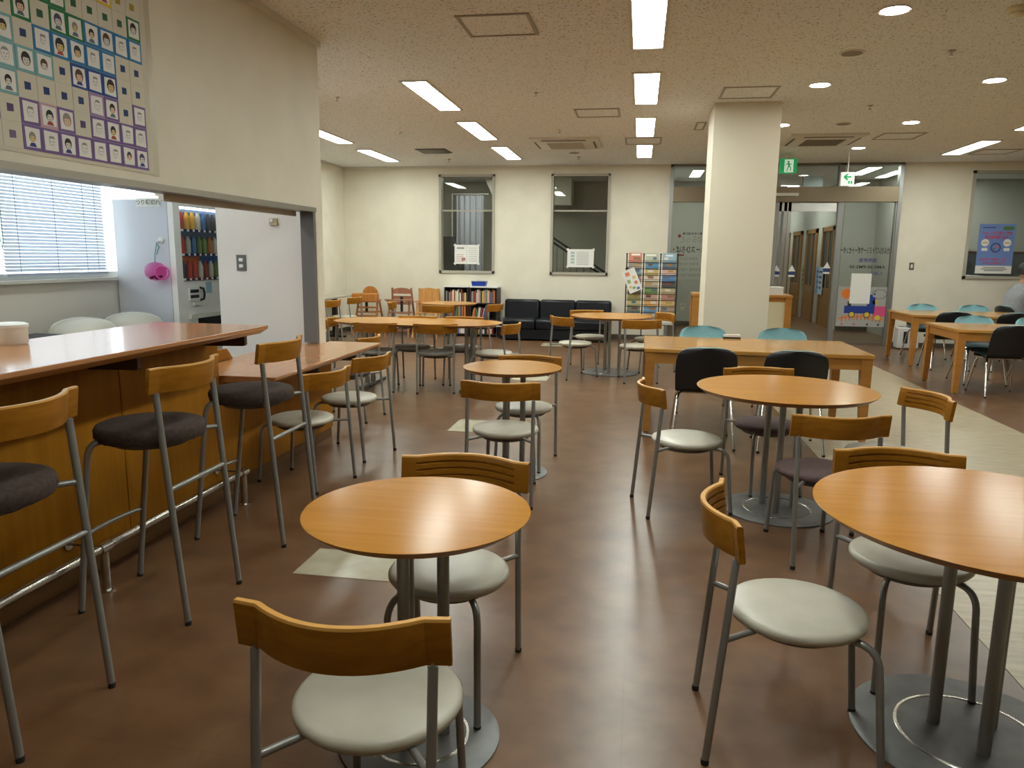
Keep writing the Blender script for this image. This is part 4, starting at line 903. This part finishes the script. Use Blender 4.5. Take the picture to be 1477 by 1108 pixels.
t = thing('blind_cord', 'looped pull cord hanging between the two blinds', 'cord', (XW + .055, 5.03, 0)); O('loop', MB().tube([(0, -.012, 2.48), (0, -.012, 1.55), (0, 0, 1.50), (0, .014, 1.55), (0, .012, 2.48)], .003, 6).mesh('loop', flat('cord_green', 90, 130, 110)), t)
# vending machine: faces the counter
VX, VY0, VY1 = -4.20, 6.34, 7.46; VZ = 1.955
t = thing('vending_machine', 'white drinks vending machine behind the counter', 'vending machine', (-4.5, 6.9, 0))
def V(mb, name, mat, **k): return O(name, mb.mesh(name, mat, **k), t, (4.5, -6.9, 0))
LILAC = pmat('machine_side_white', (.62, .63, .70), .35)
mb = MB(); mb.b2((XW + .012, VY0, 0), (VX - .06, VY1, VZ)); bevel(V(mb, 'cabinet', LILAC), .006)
mb = MB(); mb.b2((VX - .055, VY0, .03), (VX, VY0 + .10, VZ - .02)); mb.b2((VX - .055, VY0 + .10, 1.90), (VX, VY1, VZ - .02)); mb.b2((VX - .055, VY0 + .10, .03), (VX, VY1, 1.215)); mb.b2((VX - .055, VY1 - .06, 1.215), (VX, VY1, 1.90)); V(mb, 'front_door', pmat('machine_front_white', (.86, .85, .82), .4))
V(MB().b2((VX - .055, VY0 + .10, 1.215), (VX - .050, VY1 - .06, 1.90)), 'display_back', flat('display_blue', 70, 90, 120))
V(MB().b2((VX - .003, VY0 + .102, 1.217), (VX + .001, VY1 - .062, 1.898)), 'display_glass', CLEAR)
CANC = [(200, 60, 40), (225, 170, 50), (60, 110, 170), (90, 130, 180), (70, 70, 75), (215, 205, 190), (110, 140, 70), (150, 60, 50), (200, 120, 60), (180, 180, 170)]
canm = lambda i: cached(('can', i), lambda: MB().lathe([(.020, 0), (.027, .008), (.027, .115), (.02, .13), (.014, .145), (.014, .16)], n=12).mesh('drink_sample', flat('can_%d' % i, *CANC[i])))
V(MB().b2((VX - .020, VY0 + .12, 1.882), (VX - .006, VY1 - .08, 1.896)), 'display_lamp', pmat('display_lamp', (.9, .9, .9), .5, emit=(.95, 1, 1), es=9))
rv = random.Random(2); ncol = 10
for r, z in enumerate((1.70, 1.475, 1.245)):
    V(MB().b2((VX - .045, VY0 + .10, z - .022), (VX + .008, VY1 - .06, z - .004)), 'price_rail', WHITE)
    if r == 2:
        V(MB().b2((VX - .050, VY0 + .10, z + .12), (VX - .048, VY0 + .46, z + .20)), 'hot_strip', flat('strip_orange', 210, 100, 40)); V(MB().b2((VX - .050, VY0 + .46, z + .12), (VX - .048, VY1 - .06, z + .20)), 'cold_strip', flat('strip_blue', 30, 95, 175))
    for c in range(ncol):
        y = VY0 + .155 + c * .0915
        O('drink_sample', canm(rv.randrange(10)), t, (VX - .03 + 4.5, y - 6.9, z - .003))
        O('select_button', cached(('btn', r == 2 and c < 5), lambda: MB().box((0, 0, 0), (.008, .045, .022)).mesh('select_button', flat('button_red', 90, 30, 40) if r == 2 and c < 5 else flat('button_navy', 25, 35, 80))), t, (VX + .012 + 4.5, y - 6.9, z - .013))
V(MB().b2((VX, VY0 + .16, 1.03), (VX + .02, VY0 + .32, 1.15)), 'coin_panel', WHITE)
for k in range(2): V(MB().b2((VX + .0201, VY0 + .165, 1.105 - .05 * k), (VX + .024, VY0 + .30, 1.135 - .05 * k)), 'price_display', BLACK)
V(MB().tube([(VX + .004, VY0 + .345, 1.03), (VX + .03, VY0 + .37, 1.04), (VX + .03, VY0 + .385, 1.09), (VX + .03, VY0 + .37, 1.14), (VX + .004, VY0 + .345, 1.15)], .011), 'coin_lever', BLACK)
V(MB().b2((VX, VY0 + .20, .985), (VX + .035, VY0 + .34, 1.015)), 'coin_tray', OFFW); V(MB().b2((VX, VY0 + .46, 1.09), (VX + .004, VY0 + .56, 1.20)), 'info_label', flat('label_aqua', 150, 185, 195))
V(MB().b2((VX, VY0 + .15, .86), (VX + .03, VY1 - .15, .90)), 'slot_hood', OFFW); V(MB().b2((VX, VY0 + .30, .72), (VX + .006, VY1 - .15, .86)), 'dispensing_slot', BLACK)
t = thing('machine_sign', 'small white paper stuck at the top of the vending machine side', 'notice', (-4.44, VY0 - .003, 1.925)); O('sheet', MB().box((0, 0, 0), (.25, .003, .075)).mesh('sheet', PAPER), t); O('lettering', textmesh('つり銭切れ', .05, INKG), t, (0, -.0022, 0), rot=UP)
t = thing('pink_ball', 'clear pink plastic ball hung from a hook on the vending machine', 'ball', (-4.36, VY0 - .075, 1.31))
mb = MB().lathe([(.005, -.085), (.045, -.075), (.078, -.045), (.088, 0), (.078, .045), (.045, .075), (.005, .085)], n=24, sx=1.2, sy=.8); O('shell', mb.mesh('shell', PINK, ang=80), t)
ob = O('opening_ring', MB().tube([(.058 * math.cos(2 * PI * k / 20), .058 * math.sin(2 * PI * k / 20), 0) for k in range(21)], .007, 8).mesh('opening_ring', flat('ring_pink', 225, 90, 170)), t, (.085, -.03, -.01), rot=(PI / 2, 0, .7))
for k in range(6): O('sweet', cached(('sweet', k % 2), lambda: MB().lathe([(.004, -.014), (.015, -.006), (.015, .006), (.004, .014)], n=8).mesh('sweet', flat('sweet_%d' % (k % 2), *((120, 30, 60), (60, 40, 60))[k % 2]))), t, (-.05 + .02 * k, .0, -.06 + .006 * (k % 3)))
O('strap', MB().tube([(0, 0, .085), (-.01, .02, .14), (-.025, .06, .20), (-.012, .06, .26), (.01, .06, .22), (.0, .03, .15)], .004, 6).mesh('strap', flat('strap_teal', 60, 130, 130)), t)
t = thing('adhesive_hook', 'white hook on the vending machine side holding the pink ball', 'hook', (-4.335, VY0 - .006, 1.59)); O('plate', MB().lathe([(.028, -.006), (.028, .004), (.02, .006)], n=16, M=Matrix.Rotation(PI / 2, 4, 'X')).mesh('plate', WHITE), t); O('prong', MB().tube([(0, -.006, -.01), (0, -.03, -.025), (0, -.035, -.01)], .005).mesh('prong', INOX), t)
# bins
def dome_bin(label, y):
    t = thing('dome_bin', label, 'bin', (-4.42, y, 0), 0, 'dome lidded bins by the kitchen wall')
    O('body', MB().lathe([(.19, 0), (.235, .80), (.24, .83)], n=32).mesh('body', INOX), t)
    O('lid', MB().lathe([(.245, .83), (.25, .84), (.245, .86), (.21, .90), (.14, .935), (.06, .95), (.01, .952)], n=32).mesh('lid', pmat('lid_greige', (.60, .57, .49), .45)), t)
    O('seam', MB().tube([(.24 * math.cos(PI * k / 10) * 1.0, 0, .83 + .125 * math.sin(PI * k / 10) ** .8) for k in range(1, 10)], .006, 6).mesh('seam', WHITE), t, rz=.6)
dome_bin('dome lidded bin beside the vending machine', 5.98); dome_bin('dome lidded bin in front of the one at the machine', 5.38)
t = thing('square_bin', 'square bin with a dark opening behind the counter', 'bin', (-4.35, 4.78, 0)); mb = MB().loft([[(-.17, -.17, 0), (.17, -.17, 0), (.17, .17, 0), (-.17, .17, 0)], [(-.2, -.2, .86), (.2, -.2, .86), (.2, .2, .86), (-.2, .2, .86)]]); O('body', mb.mesh('body', OFFW), t); O('opening', MB().box((.04, 0, .868), (.26, .28, .014)).mesh('opening', BLACK), t)
t = thing('counter_canister', 'white round canister on the high counter at the left edge', 'canister', (-2.715, 2.86, CH)); O('body', MB().lathe([(.062, 0), (.068, .01), (.068, .075)], n=28).mesh('body', OFFW), t); O('lid', MB().lathe([(.073, .0755), (.073, .088), (.06, .094), (.01, .096)], n=28).mesh('lid', WHITE), t)
t = thing('wall_switch', 'grey two-button switch on the white kitchen partition', 'switch', (-3.22, 5.746, 1.405)); O('plate', MB().box((0, 0, 0), (.082, .008, .128)).mesh('plate', pmat('switch_grey', (.12, .12, .12), .4)), t)
for z in (.025, -.025): O('button', MB().box((0, -.006, z), (.034, .006, .026)).mesh('button', WHITE), t)
t = thing('wall_sensor', 'small beige box high on the white kitchen partition', 'sensor', (-2.922, 5.74, 1.735)); O('box', MB().box((0, 0, 0), (.066, .02, .055)).mesh('box', flat('sensor_beige', 190, 175, 140)), t); O('button', MB().box((-.012, -.013, .01), (.025, .008, .025)).mesh('button', WHITE), t)

# ------------------------------------------------------------------ banner of children's drawings
t = thing('drawing_banner', 'big wall sheet of framed portraits drawn by children', 'banner', (XL + .004, 0, 0))
O('backing_sheet', MB().b2((-.002, 1.6, 1.885), (.0, 3.69, 3.02)).mesh('backing_sheet', flat('banner_paper', 206, 200, 182)), t)
O('clear_cover', MB().b2((-.0015, 3.69, 1.88), (-.0005, 3.735, 3.03)).mesh('clear_cover', flat('banner_film', 190, 182, 158, .3)), t)
BC = {'p': (118, 92, 150), 'l': (160, 134, 176), 'k': (196, 160, 172), 'd': (34, 74, 150), 'b': (44, 124, 178), 't': (122, 176, 182), 'g': (24, 120, 70), 'y': (224, 196, 50), 'o': (226, 150, 60), 'v': (98, 70, 130)}
ROWS = ['pppppppp..', 'pppp.pkp.l', 'p.pl....tt', '..ddd.tttb', '..bbbbb.tt', 'bbbbgg.g.t', 'g....gggyy', '..y..ygygo', 'o..yoy.oy.', '.oo.k.kk.o']   # from the right, bottom row first
SQ = ['l', 'p', 'd', 'd', 'd', 'g', 'g', 'y', 'o', 'k']
rc = random.Random(9)
HAIR = [(30, 26, 28), (44, 34, 30), (90, 60, 40), (60, 60, 64), (150, 140, 130), (70, 70, 110)]
for r, row in enumerate(ROWS):
    for c, k in enumerate(row):
        y1 = 3.645 - c * .1015; z0 = 1.902 + r * .1035; w, h = .0985, .1015; yc, zc = y1 - w / 2, z0 + h / 2
        M = Matrix.Translation((.0005, yc, zc)) @ Matrix.Rotation(PI / 2, 4, 'Z') @ Matrix.Rotation(PI / 2, 4, 'X')   # local x -> +Y, y -> up, z -> +X
        mb = MB()
        if k == '.':
            q = .016; mb.prism([(-w / 2, -h / 2), (w / 2, -h / 2), (w / 2, h / 2), (-w / 2, h / 2)], 0, .001, 0, M); mb.prism([(-q, -q), (q, -q + .003), (q, q), (-q, q)], .001, .002, 1, M)
            ms = [flat('card_paper', 212, 206, 188), flat('sq_' + SQ[r], *[int(v * .75) for v in BC[SQ[r]]])]
        else:
            ji = rc.uniform(-.003, .003); b = .011
            mb.prism([(-w / 2, -h / 2), (w / 2, -h / 2), (w / 2, h / 2), (-w / 2, h / 2)], 0, .002, 0, M)
            mb.prism([(-w / 2 + b + ji, -h / 2 + b), (w / 2 - b, -h / 2 + b + ji), (w / 2 - b + ji, h / 2 - b), (-w / 2 + b, h / 2 - b + ji)], .002, .003, 1, M)
            s = rc.uniform(.7, 1.1); ky = rc.uniform(-.004, .004); hv = rc.choice([0, 0, 1, 2, 3, 4, 5]); faint = rc.random() < .45
            E = lambda rx, ry, oy, n=14: [(ky + rx * math.cos(2 * PI * i / n) * s, oy + ry * math.sin(2 * PI * i / n) * s) for i in range(n)]
            if not faint:
                mb.prism(E(.024, .028, .004), .003, .0034, 2, M); mb.prism(E(.017, .019, -.004), .0034, .0038, 3, M)
                mb.prism([(ky - .018 * s, .008), (ky + .018 * s, .008), (ky + .016 * s, .02 * s), (ky - .016 * s, .02 * s)], .0038, .0042, 2, M)
                if rc.random() < .5: mb.prism([(ky - .02, -.036), (ky + .02, -.036), (ky + .01, -.02), (ky - .01, -.02)], .0034, .0038, 4, M)
            else:
                mb.prism(E(.020, .024, .0), .003, .0033, 5, M); mb.prism(E(.018, .022, -.001), .0033, .0036, 1, M)
                mb.prism([(ky - .016, .012), (ky + .016, .012), (ky + .012, .022), (ky - .012, .022)], .0036, .0039, 5, M)
            for dx in (-.007, .007): mb.prism([(ky + dx - .002, -.003), (ky + dx + .002, -.003), (ky + dx + .002, .001), (ky + dx - .002, .001)], .0042, .0045, 2, M)
            mb.prism([(ky - .005, -.014), (ky + .005, -.014), (ky + .005, -.0125), (ky - .005, -.0125)], .0042, .0045, 2, M)
            skin = rc.choice(['face_peach', 'face_white', 'face_gold'])
            ms = [flat('frame_' + k, *BC[k]), PAPER, flat('hair_%d' % hv, *HAIR[hv]), flat(skin, *{'face_peach': (226, 190, 165), 'face_white': (216, 212, 204), 'face_gold': (214, 190, 130)}[skin]), flat('cloth_%d' % (r % 3), *((40, 60, 130), (170, 70, 60), (90, 110, 120))[r % 3]), flat('pencil', 150, 146, 140)]
        O('drawing_card', mb.mesh('drawing_card', ms, False), t)

# ------------------------------------------------------------------ the man at the right edge
SKIN = pmat('skin', (.42, .22, .14), .55); SHIRT = noise_col(pmat('shirt_grey', (.28, .29, .31), .9), (.26, .27, .29), (.31, .32, .34), 30, 2); TROU = flat('trousers_dark', 50, 50, 58); CAPM = flat('cap_olive', 52, 54, 52)
man = thing('person', 'man in a grey shirt and dark cap seated at the right edge', 'person', (5.81, 12.80, 0), math.radians(12))
def skin(name, verts, edges, mat, parent, sub=2):
    me = bpy.data.meshes.new(name); me.from_pydata([v[:3] for v in verts], edges, []); me.materials.append(mat)
    o = O(name, me, parent); 
    sm = o.modifiers.new('skin', 'SKIN'); sv = me.skin_vertices[0].data if me.skin_vertices else None
    if sv is None:
        me.skin_vertices.new() if hasattr(me.skin_vertices, 'new') else None
    return o
def body_mesh(chains, mat, parent, name):
    """one continuous limb-and-trunk surface: metaballs turned into a mesh"""
    mbd = bpy.data.metaballs.new(name); mbd.resolution = .022; mbd.threshold = .08
    ob = bpy.data.objects.new(name + '_meta', mbd); COL.objects.link(ob)
    for ch in chains:
        for (a, ra), (b, rb_) in zip(ch, ch[1:]):
            A, B = Vector(a), Vector(b); n = max(2, int((B - A).length / .022))
            for i in range(n + 1):
                u = i / n; e = mbd.elements.new(); e.co = A.lerp(B, u); e.radius = (ra + (rb_ - ra) * u) * 1.18
    dg = bpy.context.evaluated_depsgraph_get(); me = bpy.data.meshes.new_from_object(ob.evaluated_get(dg)); bpy.data.objects.remove(ob)
    me.name = name; me.materials.clear(); me.materials.append(mat); me.polygons.foreach_set('use_smooth', [True] * len(me.polygons))
    return O(name, me, parent)
chains = [[((0.02, 0, 1.07), .06), ((.03, 0, 1.19), .055)], [((.055, 0, 1.27), .085), ((.06, 0, 1.36), .09)], [((.13, 0, 1.25), .05), ((.12, 0, 1.22), .04)], [((.155, 0, 1.30), .018), ((.16, 0, 1.28), .022)],
          [((-.02, 0, .98), .13), ((-.06, 0, .75), .14), ((-.04, 0, .52), .15)]]
for s in (1, -1):
    chains += [[((0, s * .17, 1.0), .06), ((.08, s * .24, .80), .05), ((.24, s * .20, .70), .042), ((.36, s * .12, .76), .032)], [((.05, s * .092, 1.31), .02), ((.05, s * .1, 1.29), .02)],
               [((-.02, s * .10, .52), .085), ((.36, s * .12, .52), .07), ((.40, s * .12, .30), .055), ((.38, s * .12, .08), .042), ((.50, s * .12, .045), .034)]]
    for f in range(4): chains.append([((.40, s * (.14 - .02 * f), .775), .011), ((.45 + .01 * (f in (1, 2)), s * (.14 - .02 * f), .765), .010), ((.47 + .01 * (f in (1, 2)), s * (.14 - .02 * f), .75), .009)])
    chains.append([((.37, s * .08, .77), .012), ((.41, s * .06, .77), .010)])
body_mesh(chains, SKIN, man, 'body')
sh = [[((0, -.15, 1.02), .085), ((0, .15, 1.02), .085)], [((-.02, 0, 1.03), .13), ((-.06, 0, .92), .15), ((-.08, 0, .75), .16), ((-.05, 0, .56), .16)]]
for s in (1, -1): sh += [[((-.07, s * .07, .95), .11), ((-.08, s * .07, .62), .11)], [((0, s * .17, 1.01), .082), ((.06, s * .225, .86), .075)]]
body_mesh(sh, SHIRT, man, 'shirt')
tr = []
for s in (1, -1): tr.append([((-.05, s * .09, .535), .105), ((.36, s * .12, .53), .085), ((.405, s * .12, .30), .07), ((.38, s * .12, .10), .062)])
body_mesh(tr, TROU, man, 'trousers')
O('hair', MB().lathe([(.088, -.06), (.10, -.01), (.10, .03)], (.045, 0, 1.35), 20, sx=1.08).mesh('hair', flat('hair_dark', 50, 46, 44)), man)
O('cap', MB().lathe([(.106, 0), (.108, .03), (.095, .07), (.055, .098), (.01, .105)], (.05, 0, 1.37), 24, sx=1.1).mesh('cap', CAPM, ang=70), man)
O('cap_peak', MB().prism([(.10, -.085), (.17, -.08), (.225, -.045), (.24, 0), (.225, .045), (.17, .08), (.10, .085)], 1.372, 1.380).mesh('cap_peak', CAPM), man)
for s in (1, -1): O('shoe', bevel_me := MB().loft([[(.32, s * .12 - .045, 0), (.56, s * .12 - .045, 0), (.58, s * .12 + .045, 0), (.32, s * .12 + .045, 0)], [(.32, s * .12 - .04, .09), (.46, s * .12 - .04, .09), (.46, s * .12 + .04, .09), (.32, s * .12 + .04, .09)]]).mesh('shoe', BLACK), man)
